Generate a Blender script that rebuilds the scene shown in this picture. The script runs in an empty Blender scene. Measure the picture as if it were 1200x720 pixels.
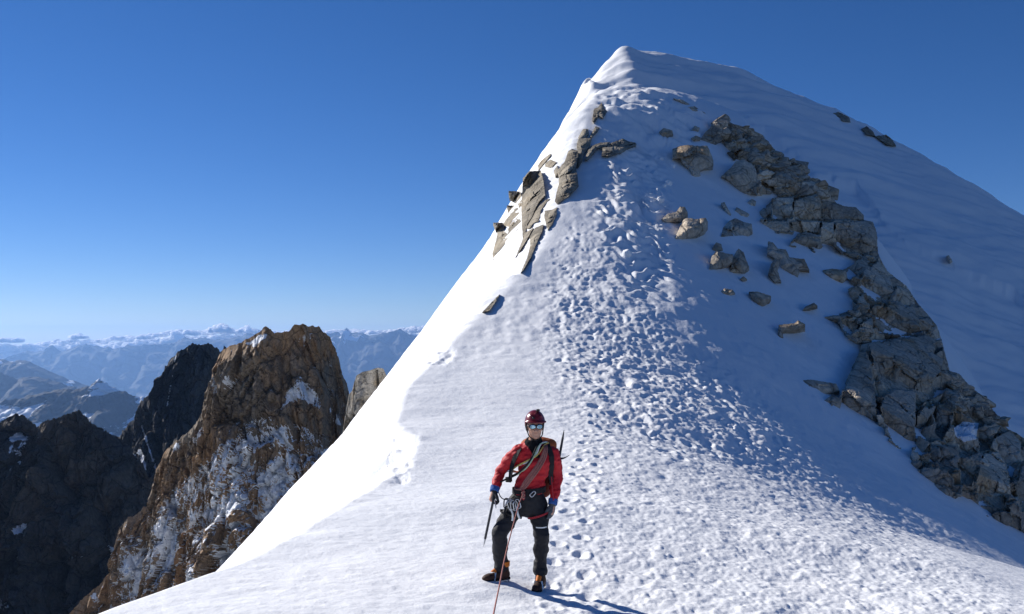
import bpy, bmesh, math, random, os
import numpy as np
from mathutils import Vector, Matrix, Euler

RES = float(os.environ.get('TRES', '1.0'))      # mesh density of the snow terrain
R = math.radians
random.seed(7)
rng = np.random.default_rng(11)
scene = bpy.context.scene
COL = scene.collection

# ------------------------------------------------------------------ picture geometry
F, CX, HY = 1178.0, 600.0, 395.0                # focal length, centre, eye level (photo pixels)
SUN_AZ, SUN_EL = -54.0, 28.0                    # degrees from +Y (view direction), left is negative

# ------------------------------------------------------------------ object helpers
def tag(o, label=None, cat=None, group=None, kind=None):
    if label: o['label'] = label
    if cat: o['category'] = cat
    if group: o['group'] = group
    if kind: o['kind'] = kind
    return o

def empty(name, loc=(0, 0, 0), rot=(0, 0, 0)):
    o = bpy.data.objects.new(name, None)
    COL.objects.link(o)
    o.location = loc
    o.rotation_euler = rot
    o.empty_display_size = 0.2
    return o

def link(name, me, mat=None, parent=None, smooth=None):
    o = bpy.data.objects.new(name, me)
    COL.objects.link(o)
    if mat: me.materials.append(mat)
    if parent: o.parent = parent
    if smooth is not None and len(me.polygons):
        me.polygons.foreach_set('use_smooth', np.full(len(me.polygons), smooth))
    return o

def from_bm(name, bm, mat=None, parent=None, smooth=False):
    bmesh.ops.recalc_face_normals(bm, faces=bm.faces)
    me = bpy.data.meshes.new(name)
    bm.to_mesh(me); bm.free()
    return link(name, me, mat, parent, smooth)

def grid_mesh(name, V, nr, nc, smooth=True):
    """V: (nr*nc,3) vertices laid out row by row"""
    me = bpy.data.meshes.new(name)
    idx = np.arange(nr * nc, dtype=np.int32).reshape(nr, nc)
    q = np.stack([idx[:-1, :-1], idx[:-1, 1:], idx[1:, 1:], idx[1:, :-1]], -1).reshape(-1, 4)
    me.vertices.add(len(V)); me.vertices.foreach_set('co', V.astype(np.float32).ravel())
    n = len(q)
    me.loops.add(n * 4); me.loops.foreach_set('vertex_index', q.ravel())
    me.polygons.add(n)
    me.polygons.foreach_set('loop_start', np.arange(n, dtype=np.int32) * 4)
    me.polygons.foreach_set('loop_total', np.full(n, 4, np.int32))
    me.polygons.foreach_set('use_smooth', np.full(n, smooth))
    me.update(calc_edges=True)
    return me

def vattr(me, name, arr):
    a = me.attributes.new(name, 'FLOAT', 'POINT')
    a.data.foreach_set('value', arr.astype(np.float32).ravel())

# ------------------------------------------------------------------ noise
def _h(ix, iy, iz, s):
    h = (ix.astype(np.uint32) * np.uint32(374761393) + iy.astype(np.uint32) * np.uint32(668265263)
         + iz.astype(np.uint32) * np.uint32(2246822519) + np.uint32((s * 3266489917) & 0xffffffff))
    h = (h ^ (h >> np.uint32(13))) * np.uint32(1274126177)
    h = (h ^ (h >> np.uint32(16))) * np.uint32(2654435769)
    h = h ^ (h >> np.uint32(15))
    return (h & np.uint32(0xffffff)).astype(np.float32) / np.float32(16777216.0)

def n2(x, y, s=0):
    """2D value noise -1..1"""
    ix = np.floor(x).astype(np.int64); iy = np.floor(y).astype(np.int64)
    fx = (x - ix).astype(np.float32); fy = (y - iy).astype(np.float32)
    fx = fx * fx * (3 - 2 * fx); fy = fy * fy * (3 - 2 * fy)
    z = np.zeros_like(ix)
    a = _h(ix, iy, z, s); b = _h(ix + 1, iy, z, s); c = _h(ix, iy + 1, z, s); d = _h(ix + 1, iy + 1, z, s)
    return ((a + (b - a) * fx) * (1 - fy) + (c + (d - c) * fx) * fy) * 2 - 1

def fbm2(x, y, oct=4, s=0, gain=.5):
    r = 0; a = 1.0
    for o in range(oct):
        r = r + a * n2(x, y, s + o * 17)
        x = x * 2.03 + 11.3; y = y * 2.03 - 7.7; a *= gain
    return r

def n3(p, s=0):
    i = np.floor(p).astype(np.int64); f = (p - i).astype(np.float32)
    f = f * f * (3 - 2 * f)
    r = 0
    for dx in (0, 1):
        wx = f[:, 0] if dx else 1 - f[:, 0]
        for dy in (0, 1):
            wy = f[:, 1] if dy else 1 - f[:, 1]
            for dz in (0, 1):
                wz = f[:, 2] if dz else 1 - f[:, 2]
                r = r + wx * wy * wz * _h(i[:, 0] + dx, i[:, 1] + dy, i[:, 2] + dz, s)
    return r * 2 - 1

def fbm3(p, oct=4, s=0, gain=.5):
    r = 0; a = 1.0
    for o in range(oct):
        r = r + a * n3(p, s + o * 13)
        p = p * 2.03 + 5.7; a *= gain
    return r

def fracture(p, s=0, tilt=.5):
    """faceted block displacement: every Voronoi cell is a tilted plane; returns height and edge distance"""
    i = np.floor(p).astype(np.int64)
    best = np.full(len(p), 1e9, np.float32); second = best.copy()
    val = np.zeros(len(p), np.float32)
    for dx in (-1, 0, 1):
        for dy in (-1, 0, 1):
            for dz in (-1, 0, 1):
                c = [i[:, 0] + dx, i[:, 1] + dy, i[:, 2] + dz]
                d2 = 0; dot = 0
                for k in range(3):
                    dd = (p[:, k] - (c[k] + _h(*c, s + k))).astype(np.float32)
                    d2 = d2 + dd * dd
                    dot = dot + dd * (_h(*c, s + 5 + k) - .5) * 2
                v = (_h(*c, s + 9) * 2 - 1) + tilt * 2 * dot
                m = d2 < best
                second = np.where(m, best, np.minimum(second, d2))
                val = np.where(m, v, val)
                best = np.where(m, d2, best)
    return val, np.sqrt(second) - np.sqrt(best)

def sstep(a, b, x):
    t = np.clip((x - a) / (b - a), 0, 1)
    return t * t * (3 - 2 * t)

def poly_sd(px, py, poly):
    """signed distance to a polygon, positive inside"""
    P = np.array(poly, float)
    d = np.full(px.shape, 1e18); ins = np.zeros(px.shape, bool)
    j = len(P) - 1
    for i in range(len(P)):
        ex, ey = P[j] - P[i]
        wx, wy = px - P[i, 0], py - P[i, 1]
        t = np.clip((wx * ex + wy * ey) / (ex * ex + ey * ey), 0, 1)
        d = np.minimum(d, (wx - ex * t) ** 2 + (wy - ey * t) ** 2)
        c = (P[i, 1] > py) != (P[j, 1] > py)
        with np.errstate(divide='ignore', invalid='ignore'):
            c &= px < (P[j, 0] - P[i, 0]) * (py - P[i, 1]) / (P[j, 1] - P[i, 1] + 1e-12) + P[i, 0]
        ins ^= c
        j = i
    d = np.sqrt(d)
    return np.where(ins, d, -d)

def curve(pts):
    """smooth monotone-ish interpolation through (x, y) points (cubic Hermite, Catmull slopes limited)"""
    x = np.array([p[0] for p in pts], float); y = np.array([p[1] for p in pts], float)
    h = np.diff(x); dl = np.diff(y) / h
    m = np.empty(len(x)); m[0] = dl[0]; m[-1] = dl[-1]
    for i in range(1, len(x) - 1):
        m[i] = 0 if dl[i - 1] * dl[i] <= 0 else 3 * (h[i - 1] + h[i]) / ((2 * h[i] + h[i - 1]) / dl[i - 1] + (h[i] + 2 * h[i - 1]) / dl[i])
    def f(q):
        q = np.asarray(q, float)
        k = np.clip(np.searchsorted(x, q) - 1, 0, len(x) - 2)
        t = (np.clip(q, x[0], x[-1]) - x[k]) / h[k]
        t2, t3 = t * t, t * t * t
        r = (2 * t3 - 3 * t2 + 1) * y[k] + (t3 - 2 * t2 + t) * h[k] * m[k] + (-2 * t3 + 3 * t2) * y[k + 1] + (t3 - t2) * h[k] * m[k + 1]
        r = r + np.where(q < x[0], (q - x[0]) * m[0], 0) + np.where(q > x[-1], (q - x[-1]) * m[-1], 0)
        return r
    return f

# ------------------------------------------------------------------ materials
def new_mat(name):
    m = bpy.data.materials.new(name); m.use_nodes = True
    nt = m.node_tree
    b = nt.nodes['Principled BSDF']
    return m, nt, b

def nd(nt, t, **kw):
    n = nt.nodes.new(t)
    for k, v in kw.items():
        if k in n.inputs.keys() if hasattr(n.inputs, 'keys') else False:
            n.inputs[k].default_value = v
        else:
            setattr(n, k, v)
    return n

def noise_node(nt, vec, scale, detail=6, rough=.6, dist=0.0):
    n = nt.nodes.new('ShaderNodeTexNoise')
    n.inputs['Scale'].default_value = scale; n.inputs['Detail'].default_value = detail
    n.inputs['Roughness'].default_value = rough; n.inputs['Distortion'].default_value = dist
    nt.links.new(vec, n.inputs['Vector'])
    return n

def ramp(nt, fac, stops):
    r = nt.nodes.new('ShaderNodeValToRGB')
    e = r.color_ramp.elements
    while len(e) > 1: e.remove(e[0])
    e[0].position = stops[0][0]; e[0].color = (*stops[0][1], 1)
    for p, c in stops[1:]:
        k = e.new(p); k.color = (*c, 1)
    nt.links.new(fac, r.inputs['Fac'])
    return r

def mixc(nt, fac, a, b):
    m = nt.nodes.new('ShaderNodeMix'); m.data_type = 'RGBA'
    for sock, v in ((m.inputs[0], fac), (m.inputs[6], a), (m.inputs[7], b)):
        if hasattr(v, 'links') or hasattr(v, 'is_linked'): nt.links.new(v, sock)
        elif isinstance(v, tuple): sock.default_value = (*v, 1) if len(v) == 3 else v
        else: sock.default_value = v
    return m.outputs[2]

def math_n(nt, op, a, b=None, clamp=False):
    m = nt.nodes.new('ShaderNodeMath'); m.operation = op; m.use_clamp = clamp
    for k, v in ((0, a), (1, b)):
        if v is None: continue
        if hasattr(v, 'is_linked'): nt.links.new(v, m.inputs[k])
        else: m.inputs[k].default_value = v
    return m.outputs[0]

def bump(nt, bsdf, height, strength, dist):
    b = nt.nodes.new('ShaderNodeBump')
    b.inputs['Strength'].default_value = strength; b.inputs['Distance'].default_value = dist
    nt.links.new(height, b.inputs['Height'])
    nt.links.new(b.outputs['Normal'], bsdf.inputs['Normal'])
    return b

def simple(name, col, rough=.7, spec=.3, metal=0.0, bscale=None, bstr=.3, bdist=.003, var=.15):
    m, nt, b = new_mat(name)
    geo = nt.nodes.new('ShaderNodeTexCoord')
    n = noise_node(nt, geo.outputs['Object'], bscale or 40, 4, .6)
    lo = tuple(c * (1 - var) for c in col); hi = tuple(min(1, c * (1 + var)) for c in col)
    nt.links.new(ramp(nt, n.outputs['Fac'], [(.3, lo), (.7, hi)]).outputs['Color'], b.inputs['Base Color'])
    b.inputs['Roughness'].default_value = rough
    b.inputs['Specular IOR Level'].default_value = spec
    b.inputs['Metallic'].default_value = metal
    if bscale: bump(nt, b, n.outputs['Fac'], bstr, bdist)
    return m

def snow_mat():
    m, nt, b = new_mat('snow')
    tc = nt.nodes.new('ShaderNodeTexCoord').outputs['Object']
    n1 = noise_node(nt, tc, 9.0, 5, .62)
    n2_ = noise_node(nt, tc, .35, 4, .55)
    nt.links.new(ramp(nt, n2_.outputs['Fac'], [(.3, (.84, .865, .895)), (.7, (.89, .905, .925))]).outputs['Color'], b.inputs['Base Color'])
    b.inputs['Roughness'].default_value = .62
    b.inputs['Specular IOR Level'].default_value = .25
    bump(nt, b, n1.outputs['Fac'], .35, .05)
    return m

def rock_mat(name, cols, warm=None, scale=.6, rust=.0, snow=False, bscale=6.0, bdist=.05, mottle=1.0, tone=False):
    """granite: large tone patches, vertical streaks, lichen grain; optional 'snow' vertex attribute"""
    m, nt, b = new_mat(name)
    tc = nt.nodes.new('ShaderNodeTexCoord').outputs['Object']
    big = noise_node(nt, tc, scale, 5, .62, .4)
    base = ramp(nt, big.outputs['Fac'], [(.28, cols[0]), (.5, cols[1]), (.72, cols[2])]).outputs['Color']
    if warm:
        w = noise_node(nt, tc, scale * .55, 4, .6, .6)
        wm = ramp(nt, w.outputs['Fac'], [(.5 - .25 * rust, (0, 0, 0)), (.68 - .25 * rust, (1, 1, 1))]).outputs['Color']
        base = mixc(nt, wm, base, warm)
    g = noise_node(nt, tc, bscale * 2.2, 6, .7)
    spk = ramp(nt, g.outputs['Fac'], [(.32, (.55, .55, .56)), (.62, (1.15, 1.15, 1.12))]).outputs['Color']
    mul = nt.nodes.new('ShaderNodeMix'); mul.data_type = 'RGBA'; mul.blend_type = 'MULTIPLY'
    mul.inputs[0].default_value = mottle
    nt.links.new(base, mul.inputs[6]); nt.links.new(spk, mul.inputs[7])
    col = mul.outputs[2]
    b.inputs['Roughness'].default_value = .88
    b.inputs['Specular IOR Level'].default_value = .2
    br = noise_node(nt, tc, bscale, 8, .68, .3)
    # joints: thin dark lines between blocks, on a warped lattice
    wv = nt.nodes.new('ShaderNodeVectorMath'); wv.operation = 'ADD'
    wn = noise_node(nt, tc, bscale * .35, 3, .6)
    ws = nt.nodes.new('ShaderNodeVectorMath'); ws.operation = 'SCALE'; ws.inputs['Scale'].default_value = 1.1 / bscale
    nt.links.new(wn.outputs['Color'], ws.inputs[0]); nt.links.new(tc, wv.inputs[0]); nt.links.new(ws.outputs[0], wv.inputs[1])
    vo = nt.nodes.new('ShaderNodeTexVoronoi'); vo.feature = 'DISTANCE_TO_EDGE'; vo.inputs['Scale'].default_value = bscale * .32
    nt.links.new(wv.outputs[0], vo.inputs['Vector'])
    ck = ramp(nt, vo.outputs['Distance'], [(.0, (.38, .37, .36)), (.035, (1, 1, 1))]).outputs['Color']
    mk = nt.nodes.new('ShaderNodeMix'); mk.data_type = 'RGBA'; mk.blend_type = 'MULTIPLY'; mk.inputs[0].default_value = .8
    nt.links.new(col, mk.inputs[6]); nt.links.new(ck, mk.inputs[7]); col = mk.outputs[2]
    cb = ramp(nt, vo.outputs['Distance'], [(.0, (0, 0, 0)), (.06, (1, 1, 1))]).outputs['Color']
    hsum = math_n(nt, 'ADD', br.outputs['Fac'], math_n(nt, 'MULTIPLY', cb, .5))
    bump(nt, b, hsum, .9, bdist)
    if tone:
        ta = nt.nodes.new('ShaderNodeAttribute'); ta.attribute_name = 'tone'
        tr_ = ramp(nt, ta.outputs['Fac'], [(0, (.55, .56, .58)), (.5, (1, 1, 1)), (1, (1.45, 1.42, 1.36))]).outputs['Color']
        mt = nt.nodes.new('ShaderNodeMix'); mt.data_type = 'RGBA'; mt.blend_type = 'MULTIPLY'; mt.inputs[0].default_value = 1
        nt.links.new(col, mt.inputs[6]); nt.links.new(tr_, mt.inputs[7]); col = mt.outputs[2]
    if snow:
        at = nt.nodes.new('ShaderNodeAttribute'); at.attribute_name = 'snow'
        sn = noise_node(nt, tc, bscale * .5, 5, .65)
        s = math_n(nt, 'ADD', at.outputs['Fac'], math_n(nt, 'MULTIPLY', math_n(nt, 'SUBTRACT', sn.outputs['Fac'], .5), .9))
        sm = ramp(nt, s, [(.46, (0, 0, 0)), (.54, (1, 1, 1))]).outputs['Color']
        col = mixc(nt, sm, col, (.82, .85, .89))
    nt.links.new(col, b.inputs['Base Color'])
    return m

M_SNOW = snow_mat()

# ------------------------------------------------------------------ snow ridge terrain
CREST = [  # px, py, distance of the ridge crest, from below the camera up to the first knoll
    (-250, 905, 5.6), (10, 770, 7.55), (125, 718, 8.9), (200, 690, 9.85), (300, 650, 11.4), (370, 612, 13.3), (420, 580, 15.1), (452, 561, 16.9),
    (478, 543, 18.6), (493, 515, 21.2), (470, 490, 23.8), (482, 455, 27.2), (512, 425, 30.8), (532, 404, 33.8), (572, 368, 38),
    (612, 328, 43), (650, 282, 49), (674, 222, 57), (685, 165, 66), (696, 127, 71.5), (708, 112, 76), (721, 104, 82.5)]
_cx = [((p - CX) / F * d) for p, q, d in CREST]
_cz = [((HY - q) / F * d) for p, q, d in CREST]
_cd = [d for p, q, d in CREST]
crest_x = curve([(0.5, -4.4), (3.0, -4.0)] + list(zip(_cd, _cx)) + [(92, 9.2), (130, 9.2)])
crest_z = curve([(0.5, -1.35), (3.0, -1.72)] + list(zip(_cd, _cz)) + [(85.5, 20.5), (93, 15.0), (130, 2.0)])
flank_g = curve([(0, .02), (6, .05), (10, .10), (15, .20), (19, .30), (23, .42), (27, .52), (32, .56), (40, .55), (50, .50), (60, .46), (70, .42), (78, .44), (95, .4), (130, .3)])
flank_w = curve([(0, 2.8), (16, 4.0), (22, 5.5), (28, 7.3), (36, 7.2), (42, 6.4), (48, 5.2), (56, 3.8), (66, 2.2), (72, 3.0), (78, 5.5), (130, 5.5)])
left_a = curve([(0, .9), (15, 1.11), (25, 1.12), (33, 1.08), (40, 1.11), (48, 1.17), (56, 1.24), (62, 1.34), (68, 1.94), (74, 1.95), (80, 1.9), (88, 1.89), (130, 1.9)])
left_w = curve([(0, .25), (20, .3), (32, .5), (40, 1.6), (50, 1.9), (60, 2.2), (68, 3.2), (80, 3.4), (130, 3.4)])

BC = [(683, 106, 97), (712, 76, 101), (733, 59, 105), (760, 63, 107), (800, 71, 108), (850, 82, 109), (900, 100, 109), (980, 135, 108.5), (1050, 170, 107),
      (1125, 212, 104), (1200, 257, 101), (1300, 320, 97), (1450, 420, 92)]
_bx = [((p - CX) / F * d) for p, q, d in BC]
back_z = curve([(-10, 10.)] + [(x, (HY - q) / F * d) for x, (p, q, d) in zip(_bx, BC)] + [(110, -25)])
back_y = curve([(-10, 96.)] + [(x, d) for x, (p, q, d) in zip(_bx, BC)] + [(110, 90)])

RIBX = None
def s_front(x, y):
    d = x - crest_x(y)
    w = flank_w(y); g = flank_g(y)
    right = g * ((np.maximum(d, 0) ** 4 + w ** 4) ** .25 - w)
    lw = left_w(y)
    left = left_a(y) * (np.sqrt(np.minimum(d, 0) ** 2 + lw * lw) - lw)
    z = crest_z(y) - right - left
    if RIBX is not None:
        dr = np.maximum(x - RIBX(y), 0)
        z = z - .95 * (np.sqrt(dr * dr + .16) - .4)
    return z

def s_back(x, y):
    yc = back_y(x); zc = back_z(x)
    dn = np.maximum(yc - y, 0); df = np.maximum(y - yc, 0)
    z = zc - (.62 * (np.sqrt(dn * dn + 6) - 2.45)) - .7 * (np.sqrt(df * df + 1) - 1)
    xl = 6.6 + (y - 97) * .3
    dl = np.maximum(xl + .0 - x, 0)
    return z - 1.7 * (np.sqrt(dl * dl + .3) - .55)

def base_z(x, y):
    a, b = s_front(x, y), s_back(x, y)
    return np.maximum(a, b)

def hit(px, py, fn=None, y0=3.0, y1=120.0, n=1400):
    """first point of the terrain under a photo pixel"""
    fn = fn or base_z
    Y = np.exp(np.linspace(np.log(y0), np.log(y1), n))
    u = (px - CX) / F; e = (HY - py) / F
    g = fn(u * Y, Y) - e * Y
    k = np.argmax(g > 0)
    if not (g > 0).any(): return None
    if k == 0: return Vector((u * Y[0], Y[0], e * Y[0]))
    t = g[k - 1] / (g[k - 1] - g[k])
    yy = Y[k - 1] + (Y[k] - Y[k - 1]) * t
    return Vector((u * yy, yy, e * yy))

RIB_EDGE = [(842, 142), (880, 158), (925, 186), (955, 214), (985, 246), (1020, 272), (1033, 308), (1072, 352), (1100, 400), (1108, 432), (1150, 478), (1200, 528), (1260, 590)]
_rp = [hit(p, q, s_front) for p, q in RIB_EDGE]
_rl = sorted([(v.y, v.x) for v in _rp])
# keep strictly increasing distance
_k = [_rl[0]]
for a in _rl[1:]:
    if a[0] > _k[-1][0] + .8: _k.append(a)
print('rib edge', [(round(a, 1), round(b, 1)) for a, b in _k])
RIBX = curve([(0, _k[0][1] + 6), (_k[0][0] - 12, _k[0][1] + 4)] + _k + [(130, _k[-1][1] + 5)])

CHURN = [(668, 262), (700, 268), (735, 300), (772, 372), (835, 418), (905, 478), (930, 520), (860, 540), (780, 530), (715, 500), (668, 440), (640, 385), (648, 320)]
TRENCH = [(700, 165), (735, 150), (790, 128), (812, 150), (780, 190), (790, 260), (782, 350), (745, 350), (712, 290), (690, 255), (712, 205)]
ROUGH = [(655, 300), (700, 290), (800, 395), (1000, 540), (1240, 720), (1240, 820), (500, 900), (600, 730), (640, 600), (640, 480), (630, 400)]

def terrain():
    nc0 = int(1060 * RES); ns = int(70 * RES) + 6
    u = np.concatenate([np.linspace(-1.5, -.6, ns, endpoint=False), np.linspace(-.6, .6, nc0, endpoint=False), np.linspace(.6, 1.5, ns)])
    nr = int(1350 * RES)
    Y = np.exp(np.linspace(np.log(1.4), np.log(128.), nr))
    U, YY = np.meshgrid(u, Y)
    X = U * YY
    Z = base_z(X, YY)
    sh = X.shape
    x, y, z = X.ravel(), YY.ravel(), Z.ravel()
    px = CX + F * x / y; py = HY - F * z / y
    front = (s_front(x, y) >= s_back(x, y))
    d = x - crest_x(y)
    right = sstep(-.2, .6, d)
    left = 1 - sstep(-.8, -.1, d)
    back = (~front).astype(float)
    dz = np.zeros_like(z)
    # broad undulation of the wind-packed crust
    dz += .10 * fbm2(x * .22, y * .16, 3, 3) * sstep(4, 14, y) * (1 - back)
    dz += .012 * fbm2(x * .9 + y * .25, y * 2.3, 3, 21) * right * (1 - back)
    # fine rough crust on the right, smoother near the crest
    rough = sstep(-35, 60, poly_sd(px, py, ROUGH)) * right * (1 - back)
    q = fbm2(x * 6.5 - y * 1.2, y * 5.0, 3, 31)
    near = 1 - sstep(16, 34, y)
    dz += rough * (.013 + .015 * (1 - near)) * q + rough * .012 * np.abs(fbm2(x * 11 + 3, y * 8, 2, 37))
    q2 = fbm2(x * 1.6, y * 1.2, 2, 41)
    dz += rough * .016 * q2
    dz += (1 - rough) * right * (1 - back) * .006 * fbm2(x * 5, y * 7, 2, 47)
    # churned, trodden snow
    ch = sstep(-22, 26, poly_sd(px, py, CHURN)) * (1 - back)
    wx, wy = x + .35 * n2(x * 1.1, y * .7, 53), y + .6 * n2(x * .8 + 9, y * .5, 54)
    lump = fbm2(wx * 2.1, wy * 1.15, 3, 51, .55)
    dz += ch * (.044 * lump + .016 * np.tanh(1.6 * fbm2(wx * 4.6 + 7, wy * 2.8, 2, 57)) + .009 * fbm2(x * 9, y * 6, 2, 58))
    # stepped trench kicked by many boots up to the knoll
    tr = sstep(-10, 14, poly_sd(px, py, TRENCH)) * front
    ph = 2 * np.pi * (y / .95 + .35 * (px - 740) / 26 + 1.1 * fbm2(x * .9, y * .45, 2, 61))
    dz += tr * (.16 * np.sin(ph) * (.55 + .45 * n2(x * .6, y * .5, 63)) + .10 * fbm2(x * 2.1, y * 1.3, 2, 65))
    mid = np.interp(y, [40, 55, 70, 80], [6.0, 7.2, 9.2, 10.5])
    dz -= tr * .14 * np.exp(-((x - mid) / 1.5) ** 2)
    kn = sstep(-6, 10, poly_sd(px, py, [(702, 110), (722, 98), (770, 104), (835, 140), (830, 166), (795, 172), (765, 164), (735, 150), (704, 142)])) * front
    dz += kn * (.30 * np.tanh(1.8 * fbm2(x * .55, y * .95 + .25 * x, 2, 67)) + .12 * fbm2(x * 1.7, y * 1.5, 2, 68))
    # wind-drifted streaks on the shaded flank
    fl = right * sstep(26, 36, y) * (1 - ch) * (1 - tr) * (1 - back)
    dz += fl * (.025 * fbm2(x * .8 - y * .25, y * .9 + x * .3, 3, 71) + .02 * fbm2(x * 3., y * 1.5, 2, 73))
    # left face: fall-line runnels
    dz += left * sstep(12, 24, y) * (1 - back) * (.10 * fbm2((y + .35 * x) * 1.7, (x - y) * .12, 3, 81) + .045 * fbm2((y + .45 * x) * 4.5, (x - y) * .25, 3, 82))
    st1 = sstep(-8, 14, poly_sd(px, py, [(392, 590), (470, 555), (488, 500), (470, 488), (430, 545)]))
    dz += left * st1 * (1 - back) * .24 * np.tanh(2 * fbm2((y + .8 * x) * 2.6, (x - y) * .10, 3, 86))
    dz += left * (1 - back) * .10 * fbm2(x * .35, y * .35, 3, 83)
    # cornice scoops where the crest has broken away
    def scoop(cpx, cpy, rx, ry, tilt=0.0):
        a_ = (px - cpx) + tilt * (py - cpy); b_ = py - cpy
        k = np.sqrt((a_ / rx) ** 2 + (b_ / ry) ** 2)
        k = k + .22 * fbm2(px * .07, py * .07, 3, 90)
        return sstep(1.0, .35, k) * (1 - back)
    s1 = scoop(470, 535, 26, 38, .25) * sstep(1.4, .5, d)
    dz += s1 * (-.05 + .05 * fbm2(x * 2.2, y * 1.1, 4, 91) + .012 * fbm2(x * 9, y * 5, 2, 92))
    s2 = scoop(511, 415, 24, 18)
    dz += s2 * (-.08 + .07 * fbm2(x * 2.4, y * 1.1, 4, 93))
    nib = np.exp(-(d / .25) ** 2) * sstep(9, 14, y) * (1 - sstep(28, 36, y))
    dz += nib * .03 * fbm2(y * 1.7, x * .3, 3, 97)
    # far dome: streaks, bergschrund line, cornice lumps
    st = fbm2((x + y * .9) * .10, (y - .45 * x) * .55, 4, 101)
    dz += back * .30 * st
    lip = curve([(700, 100), (760, 112), (860, 130), (960, 203), (1010, 224), (1060, 285), (1110, 306), (1180, 332), (1260, 400)])
    dl = py - lip(px) + 5 * fbm2(px * .05, px * 0 + 3.3, 3, 103)
    dz -= back * sstep(840, 960, px) * .9 * sstep(-4, 4, dl) * (.55 + .45 * n2(px * .02, px * 0, 9))
    dz += back * sstep(40, 0, px - 690) * 0
    dz += back * .8 * np.exp(-((px - 688) / 14) ** 2 - ((py - 106) / 6) ** 2) + back * .12 * np.exp(-((px - 733) / 14) ** 2 - ((py - 64) / 6) ** 2)
    dz += back * .05 * fbm2(x * .7, y * .7, 3, 107)
    z2 = z + dz
    # boot holes
    Z2 = z2.reshape(sh)
    def stamp(cx_, cy_, r, depth, ang, el):
        r0 = np.searchsorted(Y, cy_ - 3 * r); r1 = np.searchsorted(Y, cy_ + 3 * r)
        c0 = np.searchsorted(u, (cx_ - 3 * r) / cy_); c1 = np.searchsorted(u, (cx_ + 3 * r) / cy_)
        if r1 - r0 < 2 or c1 - c0 < 2: return
        xx = X[r0:r1, c0:c1] - cx_; yy = YY[r0:r1, c0:c1] - cy_
        ca, sa = math.cos(ang), math.sin(ang)
        a = (xx * ca + yy * sa) / (r * el); b_ = (-xx * sa + yy * ca) / r
        k = a * a + b_ * b_
        Z2[r0:r1, c0:c1] += -depth * np.exp(-k * k * 1.3) + .45 * depth * np.exp(-((np.sqrt(k) - 1.45) / .33) ** 2)
    rr = random.Random(5)
    boxes = [((640, 262, 930, 545), CHURN, 800, .58), ((690, 125, 812, 352), TRENCH, 90, .7), ((600, 420, 1150, 740), ROUGH, 220, .34)]
    for (x0, y0, x1, y1), poly, n, k in boxes:
        for _ in range(n):
            ax, ay = rr.uniform(x0, x1), rr.uniform(y0, y1)
            if poly_sd(np.array([ax]), np.array([ay]), poly)[0] < -8: continue
            h = hit(ax, ay, s_front, n=500)
            if h is None or (poly is ROUGH and h.y < 15): continue
            stamp(h.x, h.y, rr.uniform(.08, .16), rr.uniform(.022, .055) * k, rr.uniform(.9, 2.2), rr.uniform(1.2, 1.9))
    # the line of boot prints leading up from the climber
    tp = [(668, 712), (664, 680), (668, 640), (676, 600), (684, 560), (692, 520), (704, 480)]
    tl = [hit(a_, b_, s_front) for a_, b_ in tp]
    acc_, side_ = 0.0, 1
    for a_, b_ in zip(tl, tl[1:]):
        dv = b_ - a_; ln = math.hypot(dv.x, dv.y); t_ = acc_
        while t_ < ln:
            q_ = a_ + dv * (t_ / ln)
            ang_ = math.atan2(dv.y, dv.x)
            stamp(q_.x - math.sin(ang_) * .16 * side_ + rr.uniform(-.05, .05), q_.y + math.cos(ang_) * .16 * side_, .08, rr.uniform(.02, .04), ang_ + rr.uniform(-.25, .25), 1.7)
            side_ = -side_; t_ += rr.uniform(.38, .52)
        acc_ = t_ - ln
    # the snow under the climber's boots
    feet = [(577, 679, 10.22), (630, 688.5, 10.27)]
    for sig in (2.2, .45, .3):
        for fx_, fy_, fd in feet:
            tx, tz = (fx_ - CX) / F * fd, (HY - fy_) / F * fd
            i, j = np.searchsorted(Y, fd), np.searchsorted(u, tx / fd)
            Z2 += (tz - Z2[i, j]) * np.exp(-((X - tx) ** 2 + (YY - fd) ** 2) / (2 * sig * sig)) * (.5 if sig > 2 else 1)
    if os.environ.get('DBG'):
        q_ = HY - F * Z2.ravel() / y
        for row in range(100, 720, 40):
            m_ = (np.abs(q_ - row) < 4)
            open('/tmp/sil.txt','a').write('%d %d\n' % (row, px[m_].min()))
    V = np.stack([x, y, Z2.ravel()], 1)
    me = grid_mesh('snow_ground', V, *sh)
    o = link('snow_ground', me, M_SNOW)
    tag(o, 'sunlit snow ridge climbing to a rounded white summit', kind='structure')
    return u, Y, Z2

TU, TY, TZ = terrain()
def ground_z(x, y):
    """height of the finished snow surface"""
    c = np.interp(x / y, TU, np.arange(len(TU))); r = np.interp(y, TY, np.arange(len(TY)))
    i, j = int(r), int(c); fr, fc = r - i, c - j
    i2, j2 = min(i + 1, len(TY) - 1), min(j + 1, len(TU) - 1)
    return float((TZ[i, j] * (1 - fc) + TZ[i, j2] * fc) * (1 - fr) + (TZ[i2, j] * (1 - fc) + TZ[i2, j2] * fc) * fr)

# ------------------------------------------------------------------ mountains, spire, valley
def resample(prof, n, jag=0.0, seed=0, jscale=.1):
    P = np.array(prof, float)
    s = np.concatenate([[0], np.cumsum(np.hypot(*np.diff(P, axis=0).T))])
    t = np.linspace(0, s[-1], n)
    px = np.interp(t, s, P[:, 0]); py = np.interp(t, s, P[:, 1])
    if jag:
        py = py - jag * fbm2(t * jscale, t * 0 + seed * 1.7, 5, seed, .6)
        px = px + .4 * jag * fbm2(t * jscale, t * 0 + seed * 2.9 + 50, 4, seed + 3)
    return px, py

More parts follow.
